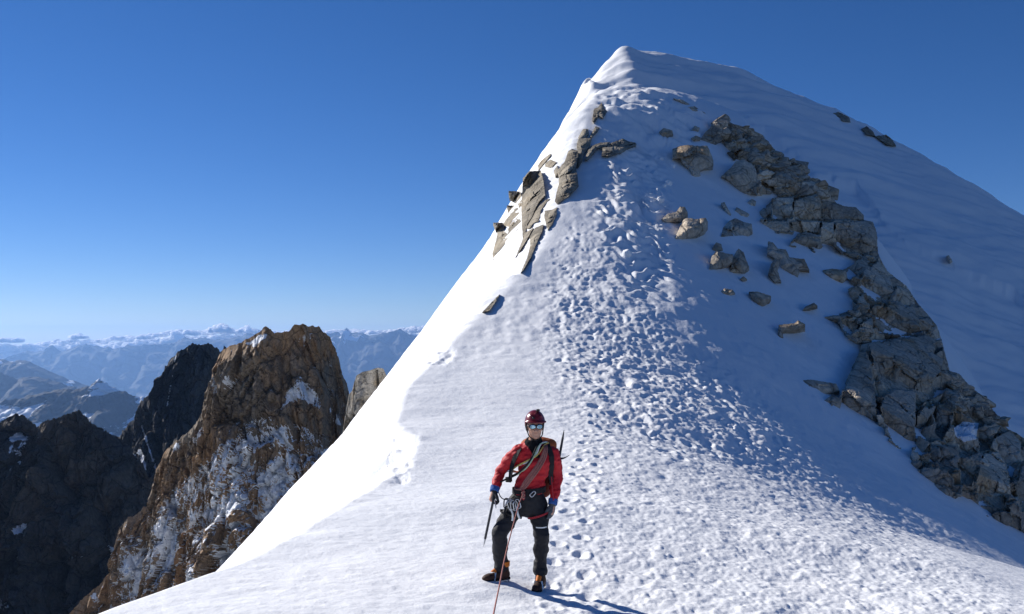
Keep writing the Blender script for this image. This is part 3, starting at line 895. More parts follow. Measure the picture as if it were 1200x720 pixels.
SM = dict(th=.45, step=1.3, stand=.75, fr=((.9, .22), (.4, .07)), wob=.25)
LG = 'rocks in the sunlit left face of the ridge'
left_rocks = [
    ([(701, 126), (705, 120), (708, 127), (711.5, 131), (706.5, 139), (701.5, 136), (698, 142), (696, 145), (694, 142), (696, 127.5)], 'topmost forked rock shard of the chain high on the left face'),
    ([(677.5, 161.5), (683, 151.5), (689, 151), (690, 157.5), (683, 162.5), (680, 163)], 'small grey rock second from the top of the left face chain'),
    ([(691, 160), (698, 148), (703, 150), (700, 155), (693, 161.5)], 'narrow pale rock slanting above the flat ledge slab'),
    ([(676, 168), (678, 163), (687, 161.5), (693, 162.5), (691.5, 170), (685, 180), (681.5, 190), (678, 196), (676.5, 193), (677.5, 180), (676, 173)], 'dark jagged rock above the tall tongue of rock on the left face'),
    ([(693, 171), (703, 167.5), (715, 166.5), (711.5, 171), (700, 174), (693, 183), (688, 188), (685, 186.5), (690, 175)], 'bent pale slab curving down to the left of the flat ledge'),
    ([(706, 173), (720, 171.5), (735, 171), (746, 168.5), (745, 171.5), (737, 174), (727, 180), (715, 183), (705, 182.5)], 'flat pale ledge slab at the top of the boot track'),
    ([(715, 168), (730, 162.5), (737, 166), (745, 167.5), (732, 171), (718, 171)], 'thin grey slab lying on top of the flat ledge'),
    ([(653, 200), (662, 189), (666, 177), (670, 174.5), (677, 177), (677.5, 183), (675, 197), (677, 208), (678, 217), (667, 230), (653, 239), (650, 236), (652, 226), (655, 215), (655, 206)], 'tall grey rock tongue, broadest on the left face, right of the dark fin'),
    ([(613, 209), (620, 201), (634, 200), (637, 213), (639, 229), (632, 236), (628, 243), (623, 255), (618, 262), (615, 275), (612.5, 278), (611.5, 262), (611, 240), (612, 222)], 'big dark upright rock fin with a flat top on the left face'),
    ([(640, 234), (644, 233), (634, 246), (631, 259), (625, 262), (620, 268), (616, 268), (622, 258), (627, 246)], 'thin dark broken rock just right of the big fin'),
    ([(638, 247), (647, 246), (653, 243), (652, 252), (647, 263), (642, 270), (640, 263), (638, 255)], 'grey pointed rock shard below the tall rock tongue'),
    ([(627, 267), (637, 263), (635, 272), (628, 287), (622, 302), (613, 317), (610, 319.5), (617.5, 303), (621.5, 287), (621, 277)], 'long tapering rock tail running down the left face'),
    ([(615, 273), (625, 267), (618, 280), (610, 293), (604, 302), (608, 292), (612, 282)], 'short dark rock sliver below the big fin'),
    ([(590, 222), (604, 222.5), (605, 233), (607.5, 242), (603, 243), (600, 237), (596, 232), (591, 230)], 'uppermost rock horn jutting from the skyline left of the fin'),
    ([(588, 239), (599, 239), (603, 247), (596, 251), (590, 247)], 'small dark horn below the uppermost horn on the skyline'),
    ([(590, 262), (598, 250), (608, 249), (611, 262), (605, 272), (597, 276), (592, 272)], 'round light grey rock plate left of the big dark fin'),
    ([(578, 261), (589, 261), (592, 272), (597, 277), (590, 288), (582, 297), (578, 305), (577, 297), (581, 283), (583, 273)], 'lowest leftmost skyline rock, pointed at top and bottom'),
    ([(617.5, 193), (623, 187), (632, 180), (632.5, 182), (625, 191), (618, 200)], 'small brown rock on the skyline above the big fin'),
    ([(633, 192), (640, 187), (647, 190), (642, 196), (634, 196)], 'flat little rock plate in snow above the big fin'),
    ([(644, 200), (648, 194), (650, 202), (646, 207.5)], 'tiny upright rock chip between the fin and the tall tongue'),
    ([(565, 366), (574.5, 356), (585.5, 345), (582, 352), (574, 364)], 'lone dark rock sliver low on the left snow face'),
]
for i, (poly, lab) in enumerate(left_rocks):
    if i in (17,): poly = [(a + 13, b) for a, b in poly]
    if i in (13, 14): poly = [(a + 6, b + 2) for a, b in poly]
    if i in (18, 19): poly = [(a + 5, b) for a, b in poly]
    big = max(p[1] for p in poly) - min(p[1] for p in poly) > 40
    o = dict(SM); o['lift'] = .5; o['clampd'] = 2.5; o['stand'] = .0 if i != len(left_rocks) - 1 else .05; o['th'] = .6 if i != len(left_rocks) - 1 else .2
    if big: o.update(th=.9, stand=.0, lift=.75, fr=((1.5, .3), (.6, .1)))
    if i in (7, 8, 13, 14, 15, 16): o.update(stand=.2, clampd=5.0, th=.8, lift=.3)
    rock('rock', [poly], M_LEDGE, lab, 'rock', LG, seed=100 + i, fn=s_front, **o)

BG = 'boulders lying in the shaded snow slope'
boulders = [
    ([(789, 115.5), (799, 117), (808, 122), (804.5, 124), (795, 118.5)], 'brown flat rock at the knoll skyline, above the rock rib'),
    ([(806, 126), (814, 124.5), (821, 129.5), (827, 133), (820, 133.5), (810, 130)], 'rock with a pale sunlit end just below the knoll skyline'),
    ([(772.5, 154.5), (778, 150), (788, 153), (789, 158.5), (781, 161.5), (774, 158.5)], 'low grey boulder in the lit lumpy snow below the knoll'),
    ([(788, 175), (797.5, 171), (806, 170), (815.5, 171), (829, 171), (832, 178), (836, 188), (835, 195), (825, 197.5), (820, 200), (821, 206), (815.5, 208), (810, 206), (807, 197.5), (800, 192), (797.5, 185), (788, 186)], 'broad dark boulder cluster left of the upper rib, below the oval stone'),
    ([(821, 163), (827, 154.5), (835, 148), (843, 150), (849, 157), (845, 165.5), (838, 170), (829.5, 167)], 'oval pale grey stone slab at the top of the rib'),
    ([(810, 162), (815.5, 159), (821, 161), (820, 165.5), (813, 165.5)], 'small pale stone touching the left of the oval slab'),
    ([(808.5, 154.5), (814, 147.5), (820, 150), (818, 156)], 'small dark stone above the oval slab, left of it'),
    ([(845, 207), (857, 196), (863, 189), (871, 187), (881, 192), (886, 199), (888, 214), (886, 226), (880, 229), (870, 226), (863, 221), (856, 214)], 'large round boulder with a sunlit top at the left edge of the rib'),
    ([(775, 257), (782, 251), (792, 248.5), (797.5, 242), (803, 243), (806, 250), (803, 254), (797.5, 259.5), (781, 260.5)], 'dark flat boulder with a raised hump, leftmost on the shaded slope'),
    ([(791, 278), (796, 268), (801.5, 257), (806, 255.5), (815.5, 257), (827, 255.5), (829.5, 260), (825, 269.5), (815.5, 276), (801.5, 280), (792.5, 280)], 'wedge boulder with a bright sunlit left edge, below the leftmost boulder'),
    ([(845, 277), (847.5, 267), (854.5, 259), (861.5, 256), (871, 260), (881, 262.5), (882, 272), (877, 277)], 'flat bottomed pale trapezoid boulder in the middle of the shaded slope'),
    ([(845, 238), (849, 237), (852, 243), (857, 251), (856, 254), (852, 250), (847.5, 243)], 'thin black rock finger above the pale trapezoid boulder'),
    ([(861, 247), (863, 243), (871, 247), (878, 251), (875, 255.5), (867, 254)], 'small flat rock right above the pale trapezoid boulder'),
    ([(876, 237.5), (881, 233), (886, 236), (885, 241.5), (879.5, 241.5)], 'small roundish stone below the large round boulder'),
    ([(831, 315), (834, 301), (839.5, 293.5), (849, 296.5), (859, 298.5), (858, 307), (849, 312), (837.5, 315.5)], 'grey boulder with a small stone perched on top of it'),
    ([(834.5, 291.5), (839.5, 284), (845, 286), (847, 292.5), (839.5, 294.5)], 'small stone perched on a grey boulder'),
    ([(856, 318), (859, 301), (865, 291.5), (871.5, 295.5), (874.5, 305), (878, 313), (872.5, 319), (862, 319.5)], 'upright pear shaped boulder beside the boulder with the perched stone'),
    ([(867.5, 326.5), (871.5, 324), (875.5, 327.5), (870.5, 330)], 'tiny stone below the pear shaped boulder'),
    ([(845, 342), (849, 338), (859, 340), (861.5, 344), (855, 347), (847, 346)], 'low half buried stone left of the dark triangular rock'),
    ([(877.5, 342), (888, 342), (903.5, 347), (901.5, 353), (894, 359), (888, 357), (882, 351)], 'dark triangular rock alone in the shaded snow'),
    ([(940.5, 363.5), (944.5, 359), (954, 355), (958, 358.5), (948.5, 362.5)], 'small slanted lozenge rock left of the rib foot'),
    ([(911.5, 393), (912.5, 381), (921, 380), (931, 379), (935, 375.5), (943.5, 380), (931, 385), (917, 389), (918, 396.5), (913.5, 397.5)], 'long thin half buried rock, lowest in the shaded slope'),
    ([(899, 297.5), (900, 283), (905.5, 284), (911.5, 291.5), (921, 292.5), (925, 301.5), (933, 303), (942.5, 303.5), (948.5, 316), (937, 315), (935, 325.5), (925, 320), (915, 313), (913.5, 305), (905.5, 300.5)], 'ragged rock cluster in snow below the blocky outcrop'),
    ([(900, 322), (903.5, 309), (909.5, 302.5), (913.5, 306), (910.5, 315), (915.5, 330.5), (908.5, 331.5), (903.5, 325.5)], 'dark sickle shaped rock under the ragged cluster'),
    ([(964, 317), (975.5, 315), (991, 317), (993, 325), (987, 333.5), (975.5, 328.5), (966, 322)], 'grey rock joining the rib from the left, between the two big outcrops'),
    ([(937, 446), (950, 445), (980, 450), (984, 458), (965, 462), (945, 457)], 'flat rock spur pointing left from the big slab outcrop'),
    ([(965, 470), (975, 463), (986, 468), (984, 481), (974, 479)], 'small broken stone at the left foot of the big slab'),
]
for i, (poly, lab) in enumerate(boulders):
    w = max(p[0] for p in poly) - min(p[0] for p in poly)
    o = dict(SM); o.update(th=.5 + .035 * w, step=1.1 if w < 25 else 1.6, fr=((.6 + .05 * w, .12 + .014 * w), (.5, .08)), lift=.1)
    rock('boulder', [poly], M_RIB, lab, 'boulder', BG, seed=200 + i, fn=s_nodrop, ymin=36.0, **o)

# the rock rib: five bedrock outcrops
RB = dict(ymin=36.0, stand=.25, step=1.45, th=.9, edge=.35, fr=((2.2, .16), (.9, .10), (.4, .04)))
BLK = dict(stand=.3, th=.8, lift=.5, step=1.8, fr=((3.4, .35), (.8, .06)), edge=.22)
O1 = [(835, 143), (843, 137), (854, 142), (865, 149), (878, 150), (888, 157), (893, 165), (902, 170), (913, 180), (922, 187), (940, 190), (940, 200), (950, 209), (958, 209), (968, 216), (975, 228),
      (981, 240), (972, 246), (958, 240), (945, 243), (930, 234), (915, 232), (908, 226), (900, 227), (888, 229), (880, 222), (878, 205), (870, 190), (858, 187), (850, 177), (848, 170), (846, 160), (838, 152)]
rock('rock_outcrop', [(O1, dict(seed=301, cell=11, boff=.5, blocks=[
    [(897, 213), (908, 207), (922, 210), (921, 219), (900, 218)], [(920, 221), (935, 214), (955, 212), (958, 222), (944, 228), (930, 229)],
    [(886, 205), (898, 199), (909, 203), (900, 210), (888, 212)], [(925, 196), (938, 192), (939, 201), (930, 206), (918, 204)], [(958, 224), (968, 218), (975, 230), (970, 238), (960, 234)],
    [(862, 166), (872, 163), (882, 168), (878, 175), (864, 174)]]))],
    M_RIB, 'upper rock outcrop strewn with loose stones, below the knoll', 'rock outcrop', 'outcrops of the rock rib', **RB)
O2 = [(890, 248), (903, 237), (905, 232), (930, 230), (947, 228), (958, 226), (967, 235), (980, 238), (990, 242), (1003, 243), (1012, 252), (1012.5, 258), (1023, 260), (1027.5, 273), (1029, 297), (1034, 308),
      (1012, 307), (995, 300), (983, 295), (980, 290), (972, 288), (963, 290), (953, 297.5), (949, 295), (953, 291), (925, 288), (928, 282), (935, 275), (913, 275), (900, 272), (890, 262)]
rock('rock_outcrop', [(O2, dict(seed=302, cell=15, blocks=[
    [(979, 261), (1000, 260), (1022, 259), (1027, 272), (1028, 295), (1008, 298), (987, 295), (980, 287)], [(930, 236), (945, 230), (958, 227), (962, 235), (962.5, 257), (945, 258), (931, 257)],
    [(906, 233), (930, 231), (928, 257), (905, 257)], [(964, 260), (977, 261), (977.5, 287), (963, 288), (960, 280)], [(926, 287), (935, 277), (948, 273), (962, 276), (960, 287), (945, 291)],
    [(890, 258.5), (907, 259), (925, 259), (924, 272), (900, 272.5), (890, 263)], [(964, 247), (977, 238), (1003, 243), (1012, 252), (1012, 258), (985, 258), (965, 257)],
    [(927, 260), (945, 259.5), (961, 260), (961, 274), (947, 272), (930, 276)], [(891, 249), (904, 239), (904, 256), (891, 256.5)]]))],
    M_RIB, 'square blocky outcrop split by one straight level crack', 'rock outcrop', 'outcrops of the rock rib', **RB)
O3 = [(985, 318), (1000, 310), (1008, 300), (1030, 300), (1040, 318), (1062, 335), (1075, 355), (1090, 372), (1098, 382), (1090, 392), (1060, 396), (1040, 398), (1012, 402), (1003, 402), (991, 395), (984, 379),
      (966, 372), (988, 367), (1000, 362), (998, 350), (993, 340), (1000, 335)]
rock('rock_outcrop', [(O3, dict(seed=303, cell=20, blocks=[
    [(1012, 318), (1030, 306), (1040, 320), (1048, 340), (1040, 356), (1020, 352), (1008, 336)], [(1028, 364), (1045, 356), (1070, 357), (1076, 372), (1080, 388), (1055, 393), (1030, 390), (1024, 378)],
    [(994, 342), (1003, 336), (1008, 344), (1004, 356), (998, 352)], [(985, 370), (1004, 372), (1006, 384), (996, 393), (988, 386)], [(1050, 336), (1062, 338), (1074, 356), (1062, 360), (1050, 352)],
    [(1008, 380), (1022, 372), (1024, 392), (1012, 400), (1004, 398)]]))],
    M_RIB, 'jagged middle outcrop with sunlit corners, above the big slab', 'rock outcrop', 'outcrops of the rock rib', **RB)
O4 = [(1008, 404), (1040, 398), (1075, 392), (1098, 382), (1104, 401), (1113, 435), (1112, 450), (1100, 470), (1095, 480), (1080, 500), (1072, 528), (1052, 528), (1040, 515), (1027, 502), (1005, 490), (990, 482),
      (983, 468), (990, 450), (998, 432), (1007, 413)]
rock('rock_outcrop', [(O4, dict(seed=304, cell=30, boff=.3, blocks=[p for p, l in [
    ([(1007, 414), (1015, 411), (1020, 426), (1024.5, 449), (1026.5, 472), (1029, 503), (1008, 492.5), (985, 480), (987, 463), (999.5, 434)], .35),
    ([(1018, 404), (1050, 398), (1085, 392.5), (1097, 399), (1095, 415), (1106, 422), (1104, 434), (1091, 449), (1095, 463), (1076, 478), (1060, 466), (1040, 457), (1030, 440), (1022, 420)], .0),
    ([(1037, 463), (1047.5, 456), (1072.5, 459), (1073.5, 484), (1071.5, 505), (1077, 522), (1060, 528), (1047.5, 519.5), (1037, 497), (1031, 480)], .7),
    ([(1074, 488), (1093, 476), (1104, 474), (1097.5, 492.5), (1093, 509), (1079, 522), (1073, 513)], .6)]]))],
    M_RIB, 'biggest smooth grey slab outcrop of the rib, stained rusty in places', 'rock outcrop', 'outcrops of the rock rib', **RB)
O5 = [(1113, 435), (1124, 438), (1137, 453), (1150, 463), (1165, 482), (1181, 503), (1192, 508), (1215, 525), (1260, 585), (1275, 680), (1230, 690), (1200, 646), (1165, 622), (1145, 602), (1120, 588), (1110, 598),
      (1090, 582), (1070, 560), (1065, 540), (1072, 520), (1085, 495), (1100, 470), (1112, 450)]
rock('rock_outcrop', [(O5, dict(seed=305, cell=22, blocks=[
    [(1090, 522), (1120, 523), (1124, 534), (1107, 542), (1089, 542)], [(1069, 553), (1084, 548), (1109, 550), (1118, 563), (1111, 599), (1096, 588), (1080, 568), (1069, 561)],
    [(1144, 563), (1153, 532), (1169, 530), (1182, 545), (1184, 579), (1175, 597), (1147, 592)], [(1146, 503), (1155, 497), (1166, 510), (1160, 527), (1148, 530)],
    [(1182, 594), (1189, 588), (1200, 597), (1200, 623), (1191, 621)], [(1167, 512), (1184, 504), (1196, 519), (1196, 541), (1184, 563), (1178, 543), (1169, 528)],
    [(1191, 572), (1200, 541), (1225, 560), (1225, 600), (1197, 600)], [(1125, 545), (1138, 536), (1144, 548), (1138, 570), (1126, 566)], [(1098, 480), (1115, 470), (1118, 492), (1104, 516), (1096, 508)]]))],
    M_RIB, 'lowest broken outcrop at the right edge with a snow pocket', 'rock outcrop', 'outcrops of the rock rib',
    snow=[(1118, 502), (1128, 494), (1147, 496), (1144, 515), (1130, 518), (1120, 512)], **RB)

# skyline rocks on the far dome
for i, (poly, lab) in enumerate([
    ([(976, 133), (983, 131.5), (995, 137.5), (997, 143.5), (988, 142)], 'dark flat rock on the right skyline, highest of the skyline rocks'),
    ([(1009.5, 151), (1015.5, 148), (1022.5, 153.5), (1026, 160), (1016, 158)], 'small sunlit brown rock on the right skyline, between two dark rocks'),
    ([(1026, 160), (1031, 159), (1039, 158), (1046, 164), (1050, 171), (1040, 170)], 'dark rock lowest on the right skyline')]):
    rock('skyline_rock', [poly], M_LEDGE, lab, 'rock', 'rocks on the right skyline', seed=420 + i, fn=s_back, ymin=60.0, lift=.9, th=1.0, step=1.3, stand=.6, fr=((1.5, .35), (.6, .1)))
rock('rock', [[(1109, 300), (1112, 299), (1116, 306), (1113, 308)]], M_RIB, 'tiny dark rock alone on the far shaded snow face', 'rock', seed=431, fn=s_back, lift=.2, **SM)

# loose stones: angular hulls dropped on the rib
def stone_mesh(seed):
    rr = random.Random(seed)
    bm = bmesh.new()
    for _ in range(13):
        v = Vector((rr.gauss(0, 1), rr.gauss(0, 1), rr.gauss(0, 1))); v.normalize()
        k = .55 + .45 * rr.random()
        bm.verts.new((max(-.72, min(.72, v.x * k * 1.2)), max(-.6, min(.6, v.y * k)), max(-.5, min(.5, v.z * k))))
    bmesh.ops.convex_hull(bm, input=bm.verts)
    bmesh.ops.delete(bm, geom=[v for v in bm.verts if not v.link_faces], context='VERTS')
    bmesh.ops.bevel(bm, geom=list(bm.edges), offset=.035, segments=1, affect='EDGES')
    bmesh.ops.recalc_face_normals(bm, faces=bm.faces)
    me = bpy.data.meshes.new('stone'); bm.to_mesh(me); bm.free()
    me.materials.append(M_RIB)
    vattr(me, 'tone', np.full(len(me.vertices), rr.uniform(.25, .8)))
    return me
stones = [stone_mesh(s) for s in range(14)]
def scatter(poly, n, r0, r1, label, group, seed, lift):
    rr = random.Random(seed); xs = [p[0] for p in poly]; ys = [p[1] for p in poly]
    k = 0; tries = 0
    while k < n and tries < 4000:
        tries += 1
        a, b = rr.uniform(min(xs), max(xs)), rr.uniform(min(ys), max(ys))
        if poly_sd(np.array([a]), np.array([b]), poly)[0] < 0: continue
        d = hit_many([a], [b], s_nodrop, y0=36.0)[0]
        if np.isnan(d): continue
        d -= lift * rr.uniform(.5, 1.0)
        o = bpy.data.objects.new('stone', rr.choice(stones)); COL.objects.link(o)
        o.location = ((a - CX) / F * d, d, (HY - b) / F * d)
        s = rr.uniform(r0, r1) ** 1.0
        o.scale = (s * rr.uniform(.8, 1.5), s, s * rr.uniform(.6, 1.0))
        o.rotation_euler = (rr.uniform(-.5, .5), rr.uniform(-.5, .5), rr.uniform(0, 6.28))
        tag(o, label, 'stone', group); k += 1
scatter([(838, 146), (844, 139), (856, 144), (876, 151), (890, 160), (912, 181), (936, 191), (950, 210), (972, 226), (955, 232), (915, 216), (880, 186), (852, 172)], 75, .45, 1.05,
        'small angular stone in the rubble on the upper rib outcrop', 'loose stones on the upper outcrop', 51, 1.6)
scatter([(1108, 440), (1124, 439), (1150, 464), (1182, 503), (1170, 508), (1140, 480), (1118, 482), (1102, 474)], 38, .3, .75,
        'small angular stone in the rubble beside the big grey slab', 'loose stones beside the big slab', 52, 1.7)
scatter([(985, 368), (1000, 362), (1025, 390), (1010, 402), (994, 396)], 10, .3, .6,
        'small angular stone wedged under the jagged middle outcrop', 'loose stones under the middle outcrop', 53, 1.5)

# fallen lumps of snow catching the sun on the shaded slope
def lump(seed):
    bm = bmesh.new(); bmesh.ops.create_icosphere(bm, subdivisions=3, radius=1)
    P = np.array([v.co for v in bm.verts]); n = .3 * fbm3(P * 1.5 + seed * 7.3, 3, seed)
    for v, k in zip(bm.verts, n): v.co = v.co * (1 + k)
    return bm
for i, (a, b, rr_) in enumerate([(775, 187, .13), (789, 198, .15), (783.5, 218.5, .22), (774, 236, .24), (771.5, 250, .17), (779, 219.5, .12), (735, 300, .2)]):
    d = hit_many([a], [b], s_nodrop, y0=36.0)[0]
    o = from_bm('snow_lump', lump(i), M_SNOW, None, True)
    x = (a - CX) / F * d
    o.location = (x, d, ground_z(x, d) + rr_ * .45); o.scale = (rr_, rr_ * 1.1, rr_ * .9)
    tag(o, 'small bright lump of snow lying loose on the shaded slope left of the boulders', 'snow lump', 'loose snow lumps on the shaded slope')

# ------------------------------------------------------------------ the climber
def surface_net(fn, lo, hi, h):
    lo = np.array(lo, float); hi = np.array(hi, float)
    n = np.ceil((hi - lo) / h).astype(int) + 1
    ax = [lo[k] + h * np.arange(n[k]) for k in range(3)]
    X, Y, Z = np.meshgrid(*ax, indexing='ij')
    S = fn(X.astype(np.float32), Y.astype(np.float32), Z.astype(np.float32))
    ins = S < 0
    c = np.zeros(np.array(n) - 1, np.int32)
    for i in (0, 1):
        for j in (0, 1):
            for k in (0, 1):
                c += ins[i:n[0] - 1 + i, j:n[1] - 1 + j, k:n[2] - 1 + k]
    act = (c > 0) & (c < 8)
    idx = np.full(act.shape, -1, np.int64); A = np.argwhere(act); idx[act] = np.arange(len(A))
    acc = np.zeros((len(A), 3)); cnt = np.zeros(len(A))
    corners = [(i, j, k) for i in (0, 1) for j in (0, 1) for k in (0, 1)]
    for a in corners:
        for d in range(3):
            if a[d]: continue
            b = list(a); b[d] = 1
            va = S[A[:, 0] + a[0], A[:, 1] + a[1], A[:, 2] + a[2]]; vb = S[A[:, 0] + b[0], A[:, 1] + b[1], A[:, 2] + b[2]]
            m = (va < 0) != (vb < 0)
            t = np.where(m, va / np.where(m, va - vb, 1), 0)
            p = np.tile(np.array(a, float), (len(A), 1)); p[:, d] += t
            acc[m] += p[m]; cnt[m] += 1
    V = lo + h * (A + acc / cnt[:, None])
    Fq = []
    for d in range(3):
        e1, e2 = (d + 1) % 3, (d + 2) % 3
        sa = [slice(0, -1)] * 3; sb = [slice(0, -1)] * 3
        sa[d] = slice(0, n[d] - 1); sb[d] = slice(1, n[d])
        for q in (e1, e2): sa[q] = sb[q] = slice(1, n[q] - 1)
        a = ins[tuple(sa)]; b = ins[tuple(sb)]
        for flip, msk in ((False, a & ~b), (True, ~a & b)):
            I = np.argwhere(msk)
            if not len(I): continue
            I[:, e1] += 1; I[:, e2] += 1
            q = []
            for s1, s2 in ((0, 0), (-1, 0), (-1, -1), (0, -1)):
                J = I.copy(); J[:, e1] += s1; J[:, e2] += s2
                q.append(idx[J[:, 0], J[:, 1], J[:, 2]])
            q = np.stack(q, 1)
            Fq.append(q[:, ::-1] if flip else q)
    return V, np.concatenate(Fq)

def sd_cone(X, Y, Z, a, b, ra, rb):
    a = np.array(a); b = np.array(b); ab = b - a
    px_, py_, pz_ = X - a[0], Y - a[1], Z - a[2]
    t = np.clip((px_ * ab[0] + py_ * ab[1] + pz_ * ab[2]) / (ab @ ab), 0, 1)
    return np.sqrt((px_ - t * ab[0]) ** 2 + (py_ - t * ab[1]) ** 2 + (pz_ - t * ab[2]) ** 2) - (ra + (rb - ra) * t)

def sd_ell(X, Y, Z, c, r):
    k0 = np.sqrt(((X - c[0]) / r[0]) ** 2 + ((Y - c[1]) / r[1]) ** 2 + ((Z - c[2]) / r[2]) ** 2)
    k1 = np.sqrt(((X - c[0]) / r[0] ** 2) ** 2 + ((Y - c[1]) / r[1] ** 2) ** 2 + ((Z - c[2]) / r[2] ** 2) ** 2)
    return k0 * (k0 - 1) / np.maximum(k1, 1e-6)

def sd_box(X, Y, Z, c, r, rd=.01):
    qx, qy, qz = np.abs(X - c[0]) - r[0] + rd, np.abs(Y - c[1]) - r[1] + rd, np.abs(Z - c[2]) - r[2] + rd
    return np.sqrt(np.maximum(qx, 0) ** 2 + np.maximum(qy, 0) ** 2 + np.maximum(qz, 0) ** 2) + np.minimum(np.maximum(qx, np.maximum(qy, qz)), 0) - rd

def su(a, b, k):
    h = np.clip(.5 + .5 * (b - a) / k, 0, 1)
    return b + (a - b) * h - k * h * (1 - h)

def nz(X, Y, Z, f, s, o=2):
    sh = X.shape
    p = np.stack([X.ravel(), Y.ravel(), Z.ravel()], 1) * np.array(f)
    return fbm3(p, o, s).reshape(sh)

def chain(X, Y, Z, pts, k):
    """pts: [(x,y,z,r)...]"""
    d = None
    for a, b in zip(pts, pts[1:]):
        c = sd_cone(X, Y, Z, a[:3], b[:3], a[3], b[3])
        d = c if d is None else su(d, c, k)
    return d

def sdf_obj(name, fn, lo, hi, h, mat, parent, smooth=True):
    V, Fq = surface_net(fn, lo, hi, h)
    me = bpy.data.meshes.new(name)
    me.from_pydata(V.tolist(), [], Fq.tolist())
    return link(name, me, mat, parent, smooth)

def tube(name, pts, r, mat, parent=None, n=8, closed=False, sub=6, taper=None):
    """smooth tube through points"""
    P = [Vector(p) for p in pts]
    Q = []
    m = len(P)
    rng_ = range(m) if closed else range(m - 1)
    for i in rng_:
        p0 = P[(i - 1) % m] if closed or i > 0 else P[i]
        p1, p2 = P[i], P[(i + 1) % m]
        p3 = P[(i + 2) % m] if closed or i + 2 < m else p2
        for s in range(sub):
            t = s / sub
            Q.append(.5 * ((2 * p1) + (p2 - p0) * t + (2 * p0 - 5 * p1 + 4 * p2 - p3) * t * t + (3 * p1 - p0 - 3 * p2 + p3) * t ** 3))
    if not closed: Q.append(P[-1])
    bm = bmesh.new(); rings = []
    L = len(Q); up = Vector((0, 0, 1))
    prev = None
    for i, q in enumerate(Q):
        t = (Q[(i + 1) % L] - Q[i - 1]) if closed else (Q[min(i + 1, L - 1)] - Q[max(i - 1, 0)])
        t.normalize()
        if prev is None:
            prev = t.orthogonal()
        nrm = prev - t * prev.dot(t); nrm.normalize(); prev = nrm
        bn = t.cross(nrm)
        rr = r if taper is None else r * (taper[0] + (taper[1] - taper[0]) * i / max(1, L - 1))
        rings.append([bm.verts.new(q + (nrm * math.cos(6.2832 * k / n) + bn * math.sin(6.2832 * k / n)) * rr) for k in range(n)])
    for i in range(L if closed else L - 1):
        a, b = rings[i], rings[(i + 1) % L]
        for k in range(n): bm.faces.new((a[k], a[(k + 1) % n], b[(k + 1) % n], b[k]))
    if not closed:
        bm.faces.new(rings[0][::-1]); bm.faces.new(rings[-1])
    return from_bm(name, bm, mat, parent, True)

MY = 10.25
S_ = F / MY
FOOT = hit(628, 688)
MAN = Vector((0, MY, 0))
MAN.x = (612 - CX) / S_
MAN.z = (HY - 687) / S_
def L(px, py, y=0.0):
    """photo position -> the climber's own coordinates (metres), y towards (-) or away from (+) the camera"""
    d = MY + y
    return ((px - CX) / F * d - MAN.x, y, (HY - py) / F * d - MAN.z)

M_SKIN = simple('skin', (.52, .29, .20), .55, .35, bscale=120, bstr=.1, bdist=.001)
M_RED = simple('red jacket shell', (.46, .016, .024), .62, .25, bscale=60, bstr=.25, bdist=.004)
M_BLK = simple('black trousers', (.012, .013, .018), .7, .3, bscale=70, bstr=.3, bdist=.003)
M_FLEECE = simple('black fleece', (.012, .012, .014), .95, .1, bscale=150, bstr=.5, bdist=.003)
M_BLUE = simple('blue cuff', (.035, .10, .32), .8, .2, bscale=90)
M_GLOVE = simple('grey glove', (.075, .085, .10), .85, .2, bscale=90, bstr=.4, bdist=.002)
M_GLOVE2 = simple('dark glove', (.03, .032, .036), .85, .2, bscale=90, bstr=.4, bdist=.002)
M_HELM = simple('maroon helmet shell', (.16, .012, .018), .28, .5, var=.08)
M_HELMT = simple('helmet trim', (.012, .012, .014), .5, .4)
M_LENS = simple('blue mirror lens', (.32, .50, .62), .12, .8, .85, var=.05)
M_STEEL = simple('brushed steel', (.45, .46, .48), .32, .5, .9, bscale=80, bstr=.1)
M_DKMET = simple('dark metal', (.05, .05, .055), .45, .5, .6)
M_BOOT = simple('dark boot leather', (.05, .022, .014), .7, .3, bscale=80)
M_ORANGE = simple('orange boot trim', (.62, .17, .02), .65, .3, bscale=90)
M_SOLE = simple('rubber sole', (.015, .015, .016), .85, .2)
M_PACK = simple('maroon pack cloth', (.12, .022, .012), .75, .25, bscale=60, bstr=.3, bdist=.004)
M_PACKO = simple('orange pack lid', (.38, .10, .03), .75, .25, bscale=60, bstr=.3, bdist=.004)
M_WEB = simple('black webbing', (.016, .016, .019), .8, .25, bscale=120)
M_REDWEB = simple('red webbing', (.28, .02, .03), .8, .25, bscale=120)
M_ROPE = simple('red flecked rope', (.34, .15, .13), .85, .2, bscale=160, bstr=.8, bdist=.002, var=.6)
M_SLW = simple('white sling', (.72, .74, .74), .8, .2, bscale=120)
M_SLG = simple('pale green sling', (.36, .50, .36), .8, .2, bscale=120)
M_SLY = simple('yellow sling', (.60, .46, .14), .8, .2, bscale=120)

man = tag(empty('person', MAN), 'climber in a red jacket, black trousers and maroon helmet, standing on the snow ridge', 'person')

